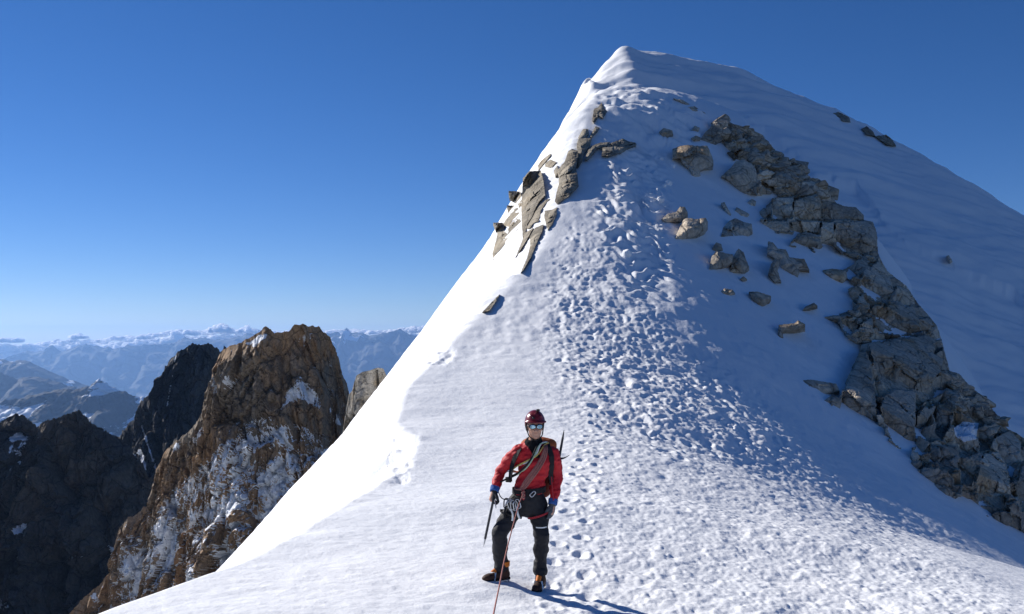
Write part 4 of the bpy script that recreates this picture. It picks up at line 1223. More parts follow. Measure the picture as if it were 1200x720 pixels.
# joints
HEAD = np.array(L(627, 500.5, -.03)); NECK = np.array(L(625.5, 520, .0))
SHL = np.array(L(606, 531, .02)); SHR = np.array(L(648, 534, .03))
ELL = np.array(L(587, 552, .07)); WRL = np.array(L(580, 573, -.07)); HDL = np.array(L(576.5, 585, -.10))
ELR = np.array(L(652.5, 559, .09)); WRR = np.array(L(648, 588, -.02)); HDR = np.array(L(645.5, 601, -.05))
HIL = np.array(L(607.5, 589, .01)); HIR = np.array(L(629.5, 589, .02))
KNL = np.array(L(585, 625, -.12)); ANL = np.array(L(587, 664, .0))
KNR = np.array(L(634.5, 626, -.06)); ANR = np.array(L(633, 668, .02))
CH = np.array(L(627, 543, .01)); WA = np.array(L(620, 572, .0)); PE = np.array(L(618.5, 586, .02))
v4 = lambda p, r: (p[0], p[1], p[2], r)

# body: one continuous skin surface, mostly under the clothes; the head turns slightly to its right
YAW = .10
def headspace(X, Y, Z):
    x, y, z = X - HEAD[0], Y - HEAD[1], Z - HEAD[2]
    c, s = math.cos(YAW), math.sin(YAW)
    return x * c + y * s, -x * s + y * c, z
def f_body(X, Y, Z):
    d = chain(X, Y, Z, [v4(NECK - np.array([0, 0, .08]), .10), v4(CH, .12), v4(WA, .115), v4(PE, .12)], .06)
    for sh, el, wr, hd in ((SHL, ELL, WRL, HDL), (SHR, ELR, WRR, HDR)):
        d = su(d, chain(X, Y, Z, [v4(sh, .058), v4(el, .042), v4(wr, .030), v4(hd, .030)], .02), .05)
    for hi, kn, an in ((HIL, KNL, ANL), (HIR, KNR, ANR)):
        d = su(d, chain(X, Y, Z, [v4(hi, .085), v4(kn, .052), v4(an, .036)], .03), .05)
    x, y, z = headspace(X, Y, Z)
    hd = sd_ell(x, y, z, (0, .012, .03), (.076, .096, .112))
    hd = su(hd, sd_ell(x, y, z, (0, -.022, -.055), (.056, .066, .068)), .035)       # jaw
    hd = su(hd, sd_ell(x, y, z, (0, -.070, -.098), (.022, .020, .018)), .02)       # chin
    hd = su(hd, sd_cone(x, y, z, (0, -.088, .006), (0, -.108, -.032), .009, .015), .012)   # nose
    for s in (-1, 1):
        hd = su(hd, sd_ell(x, y, z, (s * .012, -.098, -.036), (.010, .012, .008)), .008)
        hd = su(hd, sd_ell(x, y, z, (s * .040, -.066, -.022), (.024, .018, .018)), .02)    # cheek
        hd = su(hd, sd_ell(x, y, z, (s * .076, .012, -.008), (.010, .020, .032)), .008)     # ear
        hd = np.maximum(hd, -sd_ell(x, y, z, (s * .031, -.098, .012), (.018, .016, .011)))  # eye socket
    hd = su(hd, sd_ell(x, y, z, (0, -.084, -.062), (.024, .012, .007)), .006)       # lips
    hd = np.maximum(hd, -sd_ell(x, y, z, (0, -.100, -.060), (.020, .008, .0016)))
    nk = sd_cone(X, Y, Z, HEAD + np.array([0, .03, -.07]), NECK + np.array([0, .02, -.02]), .055, .062)
    return su(su(hd, nk, .03), d, .04)
body = sdf_obj('body', f_body, (-.42, -.24, .08), (.50, .22, 1.84), .0085, M_SKIN, man)
for s in (-1, 1):       # eyeballs behind the glasses
    bm = bmesh.new(); bmesh.ops.create_uvsphere(bm, u_segments=12, v_segments=8, radius=.0125)
    c, q = math.cos(YAW), math.sin(YAW)
    ex, ey, ez = s * .031, -.080, .012
    bmesh.ops.translate(bm, verts=bm.verts, vec=(HEAD[0] + ex * c - ey * q, HEAD[1] + ex * q + ey * c, HEAD[2] + ez))
    from_bm('eye', bm, M_SLW, body, True)

# jacket
def f_jacket(X, Y, Z, grow=0.0, cut=True):
    d = chain(X, Y, Z, [v4(NECK - np.array([0, -.01, .055]), .105), v4(CH, .143), v4(WA, .133), v4(PE + np.array([0, 0, .03]), .140)], .07)
    d = su(d, sd_cone(X, Y, Z, SHL + np.array([.02, 0, .0]), SHR - np.array([.02, 0, 0]), .085, .085), .06)
    flat = 1.0
    for sh, el, wr in ((SHL, ELL, WRL), (SHR, ELR, WRR)):
        d = su(d, chain(X, Y, Z, [v4(sh, .072), v4(sh * .45 + el * .55, .062), v4(el, .056), v4(el * .4 + wr * .6, .052), v4(wr, .045)], .02), .03)
    wr_ = nz(X, Y, Z, (7, 7, 15), 31, 2); wr2 = nz(X + .3 * Z, Y, Z - .4 * X, (16, 16, 34), 33, 2)
    d = d + .013 * wr_ + .008 * wr2 - grow
    if not cut: return d
    hem = .955 + .05 * (X - .06) + .012 * np.sin(X * 25)
    d = np.maximum(d, np.where(np.abs(X - .07) < .215, hem - Z, -1))
    for el, wr in ((ELL, WRL), (ELR, WRR)):
        t = (wr - el) / np.linalg.norm(wr - el)
        e = (X - wr[0]) * t[0] + (Y - wr[1]) * t[1] + (Z - wr[2]) * t[2]
        near = (np.sqrt((X - wr[0]) ** 2 + (Y - wr[1]) ** 2 + (Z - wr[2]) ** 2) < .15)
        d = np.where(near, np.maximum(d, e + .012), d)
    # open neckline
    vx, vz = X - NECK[0] - .0, Z - (NECK[2] - .115)
    vcut = np.maximum(np.abs(vx) * 1.35 - vz * .80, -(Y + .02) * -1)
    vn = np.maximum(np.abs(vx) - np.maximum(vz, 0) * .62, Y - .01)
    d = np.where(vz > -.02, np.maximum(d, -vn), d)
    d = np.maximum(d, Z - (NECK[2] + .035))
    return d
sdf_obj('jacket', f_jacket, (-.44, -.26, .78), (.52, .26, 1.54), .0078, M_RED, man)
def front_y(x, z, off=.0, fn=None):
    """surface of the jacket (plus offset) seen from the front"""
    ys = np.linspace(-.34, .25, 240).astype(np.float32)
    g = (fn or (lambda a, b, c: f_jacket(a, b, c, off, False)))(np.full_like(ys, x), ys, np.full_like(ys, z))
    k = np.argmax(g < 0)
    return float(ys[k]) if (g < 0).any() else -.05
def back_y(x, z, off=0.0):
    ys = np.linspace(.34, -.25, 240).astype(np.float32)
    g = f_jacket(np.full_like(ys, x), ys, np.full_like(ys, z), off, False)
    k = np.argmax(g < 0)
    return float(ys[k]) if (g < 0).any() else .05
# fleece collar filling the neckline
def f_fleece(X, Y, Z):
    d = chain(X, Y, Z, [v4(NECK + np.array([0, .012, .035]), .078), v4(NECK - np.array([0, 0, .03]), .090), v4(CH, .146)], .05)
    d = np.maximum(d, -(sd_cone(X, Y, Z, NECK + np.array([0, 0, .0]), NECK + np.array([0, -.02, .14]), .055, .068)))
    d = np.maximum(d, Z - (NECK[2] + .055 + .25 * (Y + .0) - .02 * np.cos(X * 20)))
    return np.maximum(d, 1.08 - Z) + .004 * nz(X, Y, Z, (30, 30, 30), 5, 2)
sdf_obj('fleece_collar', f_fleece, (-.08, -.2, 1.06), (.34, .22, 1.56), .007, M_FLEECE, man)
for el, wr in ((ELL, WRL), (ELR, WRR)):
    t = (wr - el) / np.linalg.norm(wr - el)
    a, b = wr - t * .025, wr + t * .035
    def f_cuff(X, Y, Z, a=a, b=b, t=t):
        d = sd_cone(X, Y, Z, a, b, .050, .045) + .003 * nz(X, Y, Z, (30, 30, 60), 8, 1)
        e = (X - b[0]) * t[0] + (Y - b[1]) * t[1] + (Z - b[2]) * t[2]
        e2 = (X - a[0]) * t[0] + (Y - a[1]) * t[1] + (Z - a[2]) * t[2]
        return np.maximum(np.maximum(d, e), -e2)
    sdf_obj('cuff', f_cuff, wr - .1, wr + .1, .005, M_BLUE, man)

# trousers
def f_trousers(X, Y, Z):
    d = chain(X, Y, Z, [v4(WA + np.array([0, 0, .0]), .132), v4(PE, .142), v4(PE - np.array([0, 0, .04]), .135)], .05)
    for hi, kn, an in ((HIL, KNL, ANL), (HIR, KNR, ANR)):
        mid = kn * .55 + an * .45 + np.array([0, .02, 0])
        d = su(d, chain(X, Y, Z, [v4(hi, .100), v4(hi * .4 + kn * .6, .086), v4(kn, .076), v4(mid, .074), v4(an + np.array([0, .0, .07]), .068), v4(an + np.array([0, 0, .0]), .072)], .025), .035)
    d = d + .011 * nz(X, Y, Z, (8, 8, 13), 41, 2) + .004 * nz(X + .4 * Z, Y, Z, (22, 22, 36), 43, 2)
    d = np.maximum(d, Z - 1.03)
    cut = np.where(X < .0, ANL[2] - .055, ANR[2] - .05)
    return np.maximum(d, cut - Z)
trs = sdf_obj('trousers', f_trousers, (-.40, -.26, .05), (.36, .24, 1.06), .0078, M_BLK, man)

# gloves
def hand_sdf(wr, fwd, side, back, curl, thumb_sign, spread=.5, scale=1.06):
    """fwd: wrist to knuckles, side: towards the index finger, back: out of the back of the hand"""
    fwd, side, back = [np.array(v, float) / np.linalg.norm(v) for v in (fwd, side, back)]
    segs = []
    for k, (o, ln, r) in enumerate([(.030, .072, .0135), (.010, .080, .014), (-.011, .075, .0135), (-.031, .060, .0120)]):
        p = wr + scale * (fwd * .088 + side * o)
        d = fwd + side * (o * 2.2 * spread); a = 0
        rr_ = r * scale
        for j, (fl, fr_) in enumerate(((.46, 1.0), (.31, .92), (.23, .82))):
            a += curl[j]
            dd = (fwd + side * o * 2.2 * spread) * math.cos(a) - back * math.sin(a)
            q = p + dd * ln * fl * scale
            segs.append((p.copy(), q.copy(), rr_ * fr_, rr_ * (fr_ - .07))); p = q
    t0 = wr + scale * (fwd * .028 + side * .030 - back * .006); t1 = t0 + scale * (fwd * .030 + side * .030 - back * .012)
    t2 = t1 + scale * (fwd * .034 + side * (.012 - .02 * curl[0]) - back * .020)
    segs += [(t0, t1, .018 * scale, .0155 * scale), (t1, t2, .0150 * scale, .0125 * scale)]
    def f(X, Y, Z):
        d = None
        for o in (.026, .009, -.009, -.026):
            c = sd_cone(X, Y, Z, wr + side * o * .75, wr + scale * (fwd * .084 + side * o), .0205, .0185)
            d = c if d is None else su(d, c, .012)
        d = su(d, sd_cone(X, Y, Z, wr - fwd * .045, wr, .041, .034), .02)
        fg = None
        for a, b, r0, r1 in segs:
            c = sd_cone(X, Y, Z, a, b, r0, r1)
            fg = c if fg is None else su(fg, c, .003)
        return su(d, fg, .006)
    return f
wl = WRL + np.array([-.004, -.004, -.012])
fwdL = HDL - WRL + np.array([.0, -.01, -.02])
sdf_obj('glove', hand_sdf(wl, fwdL, (.35, -.85, -.1), (-.9, -.35, .2), (.55, .95, .8), 1), wl - np.array([.15, .16, .2]), wl + np.array([.15, .13, .1]), .0042, M_GLOVE2, man)
wr2_ = WRR + np.array([0, -.004, -.014])
fwdR = HDR - WRR + np.array([0, -.01, -.02])
sdf_obj('glove', hand_sdf(wr2_, fwdR, (-.55, -.8, 0), (.45, -.85, -.1), (.22, .32, .25), -1, .4), wr2_ - np.array([.15, .16, .26]), wr2_ + np.array([.15, .13, .1]), .0042, M_GLOVE, man)

# boots with crampons: built pointing to -y, then turned
def boot(pos, yaw, roll=0.0, pitch=0.0):
    """pos: ground point under the ankle"""
    rootM = Matrix.Translation(Vector(pos)) @ Matrix.Rotation(yaw, 4, 'Z') @ Matrix.Rotation(roll, 4, 'Y') @ Matrix.Rotation(pitch, 4, 'X')
    def f(X, Y, Z):
        d = sd_cone(X, Y, Z, (0, .02, .17), (0, .015, .075), .052, .050)
        d = su(d, sd_cone(X, Y, Z, (0, .03, .07), (0, -.13, .055), .046, .036), .04)
        d = su(d, sd_ell(X, Y, Z, (0, -.155, .052), (.050, .062, .036)), .03)
        d = np.maximum(d, .036 - Z)
        return np.maximum(d, Z - .20) + .003 * nz(X, Y, Z, (30, 30, 30), 3, 2)
    b = sdf_obj('boot', f, (-.09, -.24, .02), (.09, .11, .22), .006, M_BOOT, man)
    def fs(X, Y, Z):
        w = .046 - .010 * np.exp(-((Y + .02) / .05) ** 2)
        q = np.maximum(np.abs(X) - w, np.maximum(Y - .075, -.215 - Y))
        cor = np.minimum(np.sqrt(X ** 2 + (Y + .155) ** 2) - .055, np.maximum(np.abs(X) - w, np.abs(Y + .04) - .115))
        cor = np.minimum(cor, np.sqrt(X ** 2 + (Y - .04) ** 2) - .042)
        return np.maximum(cor, np.abs(Z - .030) - .012)
    sdf_obj('sole', fs, (-.08, -.24, .01), (.08, .12, .06), .006, M_SOLE, b)
    def fo(X, Y, Z):
        d = np.abs(sd_cone(X, Y, Z, (0, .02, .20), (0, .016, .12), .059, .056)) - .006
        d = np.maximum(d, np.maximum(Z - .205, .150 - Z))
        tg = np.maximum(sd_cone(X, Y, Z, (0, -.045, .135), (0, -.11, .092), .026, .026), .088 - Z - .2 * Y)
        return np.minimum(d, tg)
    sdf_obj('orange_trim', fo, (-.09, -.18, .07), (.09, .11, .22), .006, M_ORANGE, b)
    bm = bmesh.new()
    def bar(a, c, w, h):
        a, c = Vector(a), Vector(c); d = (c - a); ln = d.length; d.normalize()
        s = d.orthogonal(); s = Vector((0, 0, 1)).cross(d); s.normalize(); u = d.cross(s)
        vs = [bm.verts.new(p + s * i * w + u * j * h) for p in (a, c) for i, j in ((-1, -1), (1, -1), (1, 1), (-1, 1))]
        for q in ((0, 1, 2, 3), (7, 6, 5, 4), (0, 4, 5, 1), (1, 5, 6, 2), (2, 6, 7, 3), (3, 7, 4, 0)): bm.faces.new([vs[i] for i in q])
    for s in (-1, 1):
        bar((s * .042, .06, .014), (s * .046, -.12, .014), .004, .006)
        bar((s * .046, -.12, .014), (s * .030, -.215, .014), .004, .006)
        for y in (.055, .01, -.08, -.13, -.18):
            x = s * (.042 if y > -.1 else .044 - (.014 if y < -.15 else 0))
            bmesh.ops.create_cone(bm, segments=5, radius1=.001, radius2=.010, depth=.045, matrix=Matrix.Translation((x, y, -.010)))
        bmesh.ops.create_cone(bm, segments=5, radius1=.010, radius2=.001, depth=.055, matrix=Matrix.Translation((s * .022, -.232, .008)) @ Matrix.Rotation(R(105), 4, 'X'))
    bar((-.03, -.21, .014), (.03, -.21, .014), .006, .004); bar((-.04, .055, .014), (.04, .055, .014), .006, .004); bar((0, .05, .012), (0, -.12, .012), .01, .003)
    bar((-.05, -.10, .02), (-.035, -.08, .10), .008, .003); bar((.05, -.10, .02), (.035, -.08, .10), .008, .003); bar((-.035, -.08, .10), (.035, -.08, .10), .008, .003)
    from_bm('crampon', bm, M_STEEL, b)
    b.matrix_basis = rootM
    return b
def gz(lx, ly):
    return ground_z(MAN.x + lx, MAN.y + ly) - MAN.z
bl = (ANL[0] + .015, ANL[1] + .0); br = (ANR[0], ANR[1])
boot((bl[0], bl[1], max(gz(*bl), ANL[2] - .20) - .008), R(-70), R(0), R(2))
boot((br[0], br[1], max(gz(*br), ANR[2] - .20) - .008), R(-14), 0, R(4))

# helmet, sunglasses
def f_helm(X, Y, Z):
    x, y, z = headspace(X, Y, Z)
    o = sd_ell(x, y, z, (0, .012, .045), (.104, .128, .128)); i = sd_ell(x, y, z, (0, .012, .040), (.092, .115, .118))
    d = np.maximum(o, -i)
    rim = .046 + np.where(y < 0, .012, -.055 * sstep(0, .08, y)) 
    d = np.maximum(d, rim - z)
    brim = np.maximum(np.abs(sd_ell(x, y, z, (0, .008, .048), (.110, .137, .06))) - .007, np.abs(z - .056) - .010)
    d = np.minimum(d, np.maximum(brim, y + .03))
    for s in (-.05, 0, .05):
        d = su(d, sd_cone(x, y, z, (s, -.075, .135 - abs(s) * .4), (s * .8, .09, .140 - abs(s) * .4), .012, .012), .012)
    return d
helm = sdf_obj('helmet', f_helm, HEAD + np.array([-.15, -.17, -.05]), HEAD + np.array([.15, .18, .21]), .0058, M_HELM, man)
def HS(x, y, z):
    c, s = math.cos(YAW), math.sin(YAW)
    return (HEAD[0] + x * c - y * s, HEAD[1] + x * s + y * c, HEAD[2] + z)
for s in (-1, 1):
    tube('chin_strap', [HS(s * .092, -.01, .055), HS(s * .082, -.012, -.02), HS(s * .066, -.035, -.085), HS(s * .02, -.062, -.125), HS(0, -.066, -.128)], .006, M_HELMT, helm, 6)
    tube('chin_strap', [HS(s * .094, .06, .02), HS(s * .086, .03, -.03), HS(s * .072, -.015, -.065)], .005, M_HELMT, helm, 6)
def f_clip(X, Y, Z):
    x, y, z = headspace(X, Y, Z)
    return np.minimum(sd_box(x, y, z, (.025, -.045, .172), (.018, .016, .012), .005), sd_box(x, y, z, (-.03, -.112, .098), (.012, .010, .012), .004))
sdf_obj('helmet_clip', f_clip, HEAD + np.array([-.08, -.16, .06]), HEAD + np.array([.08, .02, .21]), .005, M_HELMT, helm)
def f_lens(X, Y, Z):
    x, y, z = headspace(X, Y, Z)
    sh = np.abs(np.sqrt((x / 1.0) ** 2 + (y - .02) ** 2) - .122) - .003
    k = np.minimum(((x - .035) / .031) ** 2 + ((z - .010) / .022) ** 2, ((x + .035) / .031) ** 2 + ((z - .010) / .022) ** 2) - 1
    return np.maximum(np.maximum(sh, k * .014), y + .02)
def f_frame(X, Y, Z):
    x, y, z = headspace(X, Y, Z)
    sh = np.abs(np.sqrt(x ** 2 + (y - .02) ** 2) - .120) - .005
    k = np.minimum(((x - .035) / .037) ** 2 + ((z - .010) / .027) ** 2, ((x + .035) / .037) ** 2 + ((z - .010) / .027) ** 2) - 1
    kin = np.minimum(((x - .035) / .029) ** 2 + ((z - .010) / .020) ** 2, ((x + .035) / .029) ** 2 + ((z - .010) / .020) ** 2) - 1
    d = np.maximum(np.maximum(np.maximum(sh, k * .014), -kin * .012), y + .02)
    br_ = np.maximum(np.maximum(sh, np.abs(z - .016) - .006), np.maximum(np.abs(x) - .014, y))
    arm = np.maximum(np.abs(np.abs(x) - (.072 + .012 * sstep(-.08, 0, y))) - .004, np.maximum(np.abs(z - .014) - .006, np.abs(y + .035) - .055))
    return np.minimum(np.minimum(d, br_), arm)
sg = sdf_obj('sunglasses', f_frame, HEAD + np.array([-.11, -.15, -.04]), HEAD + np.array([.11, .06, .06]), .004, M_HELMT, man)
sdf_obj('lens', f_lens, HEAD + np.array([-.11, -.15, -.04]), HEAD + np.array([.11, .03, .06]), .004, M_LENS, sg)

# ---- harness, slings
def ring(z, rx_off, r, name, mat, parent, fn, cx0, tilt=0.0, n=28):
    pts = []
    for k in range(n):
        a = 6.2832 * k / n
        # march outwards from the axis to the cloth surface
        t = np.linspace(0, .34, 140).astype(np.float32)
        zz = z + tilt * math.cos(a)
        g = fn(cx0[0] + t * math.cos(a), cx0[1] + t * math.sin(a), np.full_like(t, zz))
        o = np.where(g < 0)[0]
        ins = t[np.argmax(g > 0)] if g[0] < 0 else .1
        pts.append((cx0[0] + (ins + rx_off) * math.cos(a), cx0[1] + (ins + rx_off) * math.sin(a), zz))
    return pts
def strap(name, pts, w, th, mat, parent, closed=False):
    """flat webbing band lying along pts, standing on edge in z"""
    bm = bmesh.new(); P = [Vector(p) for p in pts]; n = len(P); R_ = []
    for i, p in enumerate(P):
        t = (P[(i + 1) % n] - P[i - 1]) if closed else P[min(i + 1, n - 1)] - P[max(i - 1, 0)]
        t.normalize()
        out = Vector((p.x - .08, p.y - .0, 0)); out = out - t * out.dot(t); out.normalize()
        s = t.cross(out); s.normalize()
        R_.append([bm.verts.new(p + s * a * w + out * b * th) for a, b in ((-1, 0), (1, 0), (1, 1), (-1, 1))])
    for i in range(n if closed else n - 1):
        a, b = R_[i], R_[(i + 1) % n]
        for k in range(4): bm.faces.new((a[k], a[(k + 1) % 4], b[(k + 1) % 4], b[k]))
    if not closed: bm.faces.new(R_[0][::-1]); bm.faces.new(R_[-1])
    return from_bm(name, bm, mat, parent, False)
jk = lambda X, Y, Z: f_jacket(X, Y, Z, 0, False)
wp = ring(.985, .006, 0, '', None, None, lambda X, Y, Z: np.minimum(f_trousers(X, Y, Z), jk(X, Y, Z)), (WA[0], WA[1]), .01)
har = strap('harness', wp, .028, .010, M_WEB, man, True)
for hi, kn in ((HIL, KNL), (HIR, KNR)):
    c = hi * .62 + kn * .38
    lp = []
    for k in range(20):
        a = 6.2832 * k / 20
        rr_ = .110
        lp.append((c[0] + rr_ * math.cos(a), c[1] + rr_ * math.sin(a), c[2] + .035 * math.cos(a) * (1 if hi is HIR else -1)))
    strap('leg_loop', lp, .010, .005, M_REDWEB if hi is HIR else M_WEB, har, True)
bx_, bz_ = L(613, 574)[0], L(613, 574)[2]
by_ = front_y(bx_, bz_, .02) - .01
tube('belay_loop', [(bx_, by_, bz_ + .02), (bx_ - .012, by_ - .012, bz_ - .03), (bx_, by_ - .015, bz_ - .07), (bx_ + .012, by_ - .012, bz_ - .03)], .009, M_REDWEB, har, 6, True)
def carabiner(c, ang, rot, ln=.05, mat=M_STEEL):
    pts = []
    for x, z in ((-.4, -1), (.35, -1), (.6, -.6), (.42, .6), (.2, 1), (-.25, 1), (-.55, .6), (-.5, -.6)):
        x *= ln; z *= ln
        v = Vector((x, 0, z)); v.rotate(Euler((0, ang, rot))); pts.append(Vector(c) + v)
    return tube('carabiner', pts, .0065, mat, har, 6, True, 3)
rr = random.Random(3)
for k in range(8):
    u_ = k / 7
    px_, py_ = 594 + 13 * u_ + rr.uniform(-1, 1), 586 + 4 * math.sin(u_ * 3) + rr.uniform(-2, 3)
    x, _, z = L(px_, py_)
    y = -.15 - .02 * rr.random() - .03 * u_
    carabiner((x, y, z), rr.uniform(-.5, .5), rr.uniform(-.6, .6), .044, M_STEEL if k % 3 else M_DKMET)
    if k % 2 == 0:
        tube('quickdraw', [(x, y, z - .03), (x + rr.uniform(-.02, .03), y - .01, z - .09), (x + rr.uniform(-.02, .05), y - .005, z - .15)], .011, M_SLW if k % 4 else M_WEB, har, 6)
for px_, py_ in ((624, 576),):
    x, _, z = L(px_, py_); carabiner((x, front_y(x, z, .01) - .02, z), .9, .2, .03, M_STEEL)
tube('gear_loop', [(L(603, 579)[0], -.15, L(603, 579)[2]), (L(596, 583)[0], -.15, L(596, 583)[2]), (L(588, 582)[0], -.10, L(588, 582)[2]), (L(584, 576)[0], -.03, L(584, 576)[2])], .005, M_WEB, har, 6)

def chest(pts_px, off):
    out = []
    for px_, py_ in pts_px:
        x, _, z = L(px_, py_)
        out.append((x, front_y(x, z, off) - .004, z))
    return out
for k, (m, pp) in enumerate([(M_SLW, [(634, 519), (628, 531), (618, 540), (606, 546), (596, 552)]), (M_SLG, [(632, 520), (625, 534), (617, 546), (607, 555), (594, 561)]),
                             (M_SLY, [(638, 521), (629, 532), (618, 538), (607, 545), (600, 551)]), (M_WEB, [(630, 521), (622, 536), (612, 548), (602, 557), (588, 563)])]):
    p = chest(pp, .010 + .004 * k)
    # the sling runs on over the shoulder and round the back
    x0, _, z0 = L(643, 519); x1, _, z1 = L(600, 560)
    loop = [(x0, .03, z0 - .01), (x0 - .03, back_y(x0 - .03, z0 - .12) + .01, z0 - .12), (x1 + .10, back_y(x1 + .10, z1 + .06) + .012, z1 + .06), (p[-1][0] + .01, .03, p[-1][2] - .01)]
    tube('sling', p + loop[::-1], .0075 if m is not M_WEB else .009, m, man, 6, True)
# reflective knee label on the trousers
bm = bmesh.new()
x, _, z = L(634, 616)
for i in range(7):
    xx = x - .055 + .11 * i / 6
    y = min(front_y(xx, z - .006, fn=f_trousers), front_y(xx, z + .006, fn=f_trousers)) - .003
    bm.verts.new((xx, y, z - .006)); bm.verts.new((xx, y, z + .006))
bm.verts.ensure_lookup_table()
for i in range(6): bm.faces.new([bm.verts[2 * i + q] for q in (0, 2, 3, 1)])
from_bm('knee_stripe', bm, M_SLW, trs)

# ---- backpack
pack = tag(empty('backpack', MAN + Vector((.13, .2, .95))), 'maroon and orange backpack on the climber\'s back, its lid showing over one shoulder', 'backpack')
PB = Vector(pack.location) - MAN
def f_pack(X, Y, Z):
    d = sd_box(X, Y, Z, (.02, .10, .18), (.155, .11, .27), .08)
    return d + .008 * nz(X, Y, Z, (9, 9, 14), 51, 2)
sdf_obj('pack_body', f_pack, (-.2, -.06, -.14), (.24, .26, .50), .009, M_PACK, pack)
def f_lid(X, Y, Z):
    d = su(sd_ell(X, Y, Z, (.04, .07, .47), (.185, .125, .075)), sd_ell(X, Y, Z, (.14, .05, .44), (.085, .10, .075)), .03)
    return d + .007 * nz(X, Y, Z, (12, 12, 14), 53, 2)
sdf_obj('pack_lid', f_lid, (-.2, -.1, .34), (.28, .24, .58), .008, M_PACKO, pack)
for pp in ([(643, 525), (646, 534), (646, 545), (645, 556), (646, 566)], [(609, 527), (604, 535), (601, 543), (599, 553), (598, 562)]):
    p = [Vector(q) for q in chest(pp, .012)]
    s0 = p[0] + Vector((0, .16, -.01)); s1 = p[-1] + Vector((.02 * (1 if p[0].x < .1 else -1), .22, -.02))
    pts = [s0, p[0] + Vector((0, .10, .03))] + p + [p[-1] * .5 + s1 * .5 + Vector(((-.05 if p[0].x < .1 else .05), 0, 0)), s1]
    strap('shoulder_strap', [q - PB for q in pts], .026, .010, M_WEB, pack)
tube('side_strap', [Vector(L(645.5, 556, 0)) - PB + Vector((0, -.17, 0)), Vector(L(646.5, 570, 0)) - PB + Vector((0, -.16, 0)), Vector(L(648, 584, 0)) - PB + Vector((0, -.13, 0))], .007, M_REDWEB, pack, 6)

# ---- ice axes
def ice_axe(origin, direction, pickdir, ln, label, dark=False, pick=.16):
    """origin: head of the axe; direction: head to spike"""
    o = tag(empty('ice_axe', MAN + Vector(origin)), label, 'ice axe')
    d = Vector(direction).normalized(); p = Vector(pickdir); p = (p - d * p.dot(d)).normalized(); s = d.cross(p)
    mt = M_DKMET if dark else M_STEEL
    tube('shaft', [d * .01, d * ln * .5, d * ln], .0125, M_DKMET, o, 8)
    tube('spike', [d * ln, d * (ln + .05), d * (ln + .085)], .011, mt, o, 6, taper=(1, .15))
    bm = bmesh.new()
    prof = []
    n = 9
    for k in range(n):
        t = k / (n - 1)
        c = p * (pick * t) + d * (.055 * t * t)
        h = .014 * (1 - .8 * t)
        prof.append([bm.verts.new(c + d * i * h + s * j * .004) for i, j in ((-1, -1), (1, -1), (1, 1), (-1, 1))])
    for a, b in zip(prof, prof[1:]):
        for k in range(4): bm.faces.new((a[k], a[(k + 1) % 4], b[(k + 1) % 4], b[k]))
    bm.faces.new(prof[0][::-1]); bm.faces.new(prof[-1])
    from_bm('pick', bm, mt, o)
    bm = bmesh.new(); prof = []
    for k in range(5):
        t = k / 4
        c = -p * (.075 * t) + d * (.012 * t * t)
        w = .010 + .022 * t
        prof.append([bm.verts.new(c + s * i * w + d * j * (.010 * (1 - .75 * t))) for i, j in ((-1, -1), (1, -1), (1, 1), (-1, 1))])
    for a, b in zip(prof, prof[1:]):
        for k in range(4): bm.faces.new((a[k], a[(k + 1) % 4], b[(k + 1) % 4], b[k]))
    bm.faces.new(prof[0][::-1]); bm.faces.new(prof[-1])
    from_bm('adze', bm, mt, o)
    return o
gp = wl + np.array(fwdL) / np.linalg.norm(fwdL) * .085 + np.array([.012, -.004, .0])
a0 = Vector(gp); a1 = Vector(L(566.5, 641, -.06))
ice_axe(a0, a1 - a0, (.25, -.95, 0), (a1 - a0).length - .085, 'ice axe held by its head in the climber\'s gloved hand, spike pointing down')
tp = Vector(L(653.5, 548, .19)); tq = Vector(L(659.5, 513, .24))
ice_axe(tp + (tq - tp) * .30, tq - tp, (1, -.1, -.2), (tq - tp).length * .7, 'black ice tool strapped to the side of the backpack, hooked pick outwards', True, .10)

# ---- rope: coils round the chest and the line running down to the photographer
rope = tag(empty('climbing_rope', MAN + Vector((bx_, by_, bz_))), 'red climbing rope coiled across the climber\'s chest and running down the snow towards the viewer', 'rope')
RO = Vector((bx_, by_, bz_))
for k in range(6):
    o = (k - 2.5) * 1.55
    base = [(639 + o * .5, 524 + abs(o) * .2), (636 + o * .8, 535), (628 + o * .95, 548), (619 + o, 560), (612 + o * .7, 570)]
    p = [Vector(q) for q in chest(base, .022 + .007 * (k % 2))]
    x1 = p[-1].x
    loop = [p[-1] + Vector((-.05, .05, -.01)), Vector((x1 - .02, back_y(x1, p[-1].z + .03) + .02, p[-1].z + .04)), Vector((p[0].x - .07, back_y(p[0].x - .07, p[0].z - .16) + .02, p[0].z - .16)),
            Vector((p[0].x + .005, .09, p[0].z - .015)), p[0] + Vector((.0, .06, .022))]
    tube('rope_coil', [q - RO for q in p + loop], .0062, M_ROPE, rope, 6, True)
def W(px_, py_, d): return Vector(((px_ - CX) / F * d, d, (HY - py_) / F * d)) - MAN - RO
w0 = Vector((0, -.03, -.005))
tube('rope_line', [Vector((0, .0, .03)), w0, W(608, 592, 9.85), W(601, 617, 9.35), W(592.5, 650, 8.5), W(584.5, 690, 7.4), W(578, 722, 6.3), W(570, 775, 4.9), W(563, 850, 3.4), W(575, 960, 2.0), W(600, 1060, 1.35)], .0058, M_ROPE, rope, 8)
tube('knot', [Vector((.015, -.03, .01)), Vector((-.012, -.045, .0)), Vector((.012, -.055, -.02)), Vector((-.014, -.05, -.04)), Vector((.01, -.04, -.055)), Vector((.0, -.025, -.03))], .0085, M_ROPE, rope, 6)

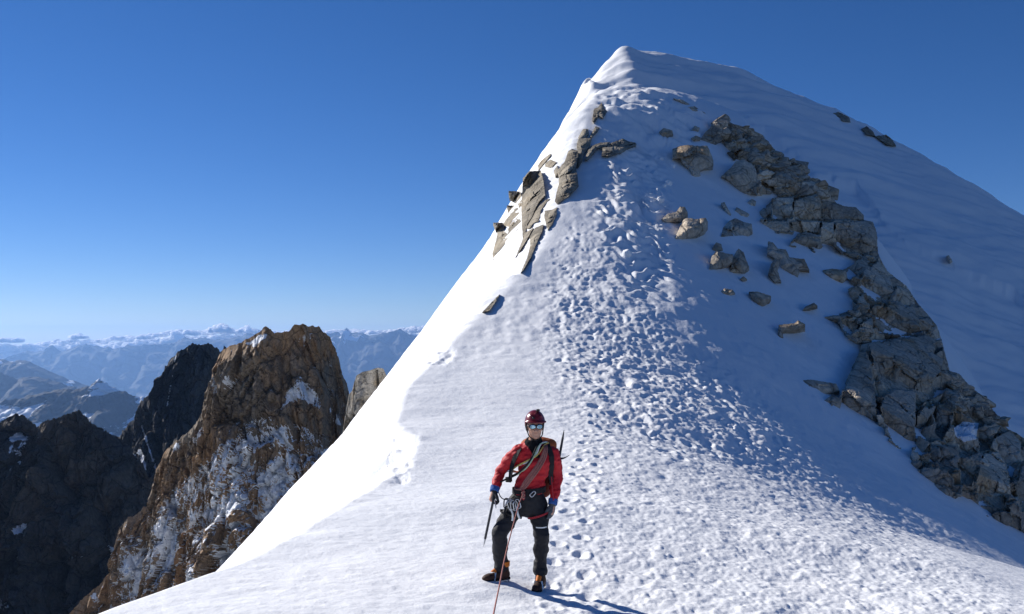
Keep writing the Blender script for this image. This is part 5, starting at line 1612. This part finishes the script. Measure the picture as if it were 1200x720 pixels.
# ------------------------------------------------------------------ sky, sun, camera, view
def mixmul(nt, sock, col):
    m = nt.nodes.new('ShaderNodeMix'); m.data_type = 'RGBA'; m.blend_type = 'MULTIPLY'; m.inputs[0].default_value = 1
    nt.links.new(sock, m.inputs[6]); m.inputs[7].default_value = (*col, 1)
    return m.outputs[2]

def world():
    w = bpy.data.worlds.new('World'); scene.world = w; w.use_nodes = True
    nt = w.node_tree
    sky = nt.nodes.new('ShaderNodeTexSky'); sky.sky_type = 'NISHITA'
    sky.sun_disc = False
    sky.sun_elevation = R(SUN_EL); sky.sun_rotation = R(SUN_AZ)
    sky.altitude = SKY_ALT; sky.air_density = 1.0; sky.dust_density = SKY_DUST; sky.ozone_density = SKY_OZ
    bg = nt.nodes['Background']
    hs = nt.nodes.new('ShaderNodeHueSaturation'); hs.inputs['Saturation'].default_value = 1.2; hs.inputs['Value'].default_value = 1.0
    nt.links.new(sky.outputs[0], hs.inputs['Color'])
    nt.links.new(mixmul(nt, hs.outputs[0], (.92, .90, 1.08)), bg.inputs[0]); bg.inputs[1].default_value = SKY_STR
SKY_ALT, SKY_DUST, SKY_OZ, SKY_STR = 3500, 0.0, 4.0, .056
world()
ld = bpy.data.lights.new('sun', 'SUN'); ld.energy = 4.3; ld.angle = R(.53); ld.color = (1, .95, .88)
sun = bpy.data.objects.new('sun', ld); COL.objects.link(sun)
az, el = R(SUN_AZ), R(SUN_EL)
sdir = Vector((math.sin(az) * math.cos(el), math.cos(az) * math.cos(el), math.sin(el)))
sun.rotation_euler = sdir.to_track_quat('Z', 'Y').to_euler()
sun.location = (-20, 20, 60)

cd = bpy.data.cameras.new('camera'); cam = bpy.data.objects.new('camera', cd); COL.objects.link(cam)
cam.location = (0, 0, 0); cam.rotation_euler = (R(90), 0, 0)
cd.sensor_width = 36; cd.lens = 36 * F / 1200; cd.shift_y = (HY - 360) / 1200
cd.clip_start = .1; cd.clip_end = 200000
scene.camera = cam
vs = scene.view_settings
vs.view_transform = 'Standard'; vs.look = 'None'; vs.gamma = 1; vs.exposure = .57
vs.use_curve_mapping = False
scene.render.engine = 'CYCLES'
scene.cycles.use_denoising = True
scene.cycles.max_bounces = 6
scene.cycles.volume_bounces = 1
scene.cycles.sample_clamp_indirect = 6
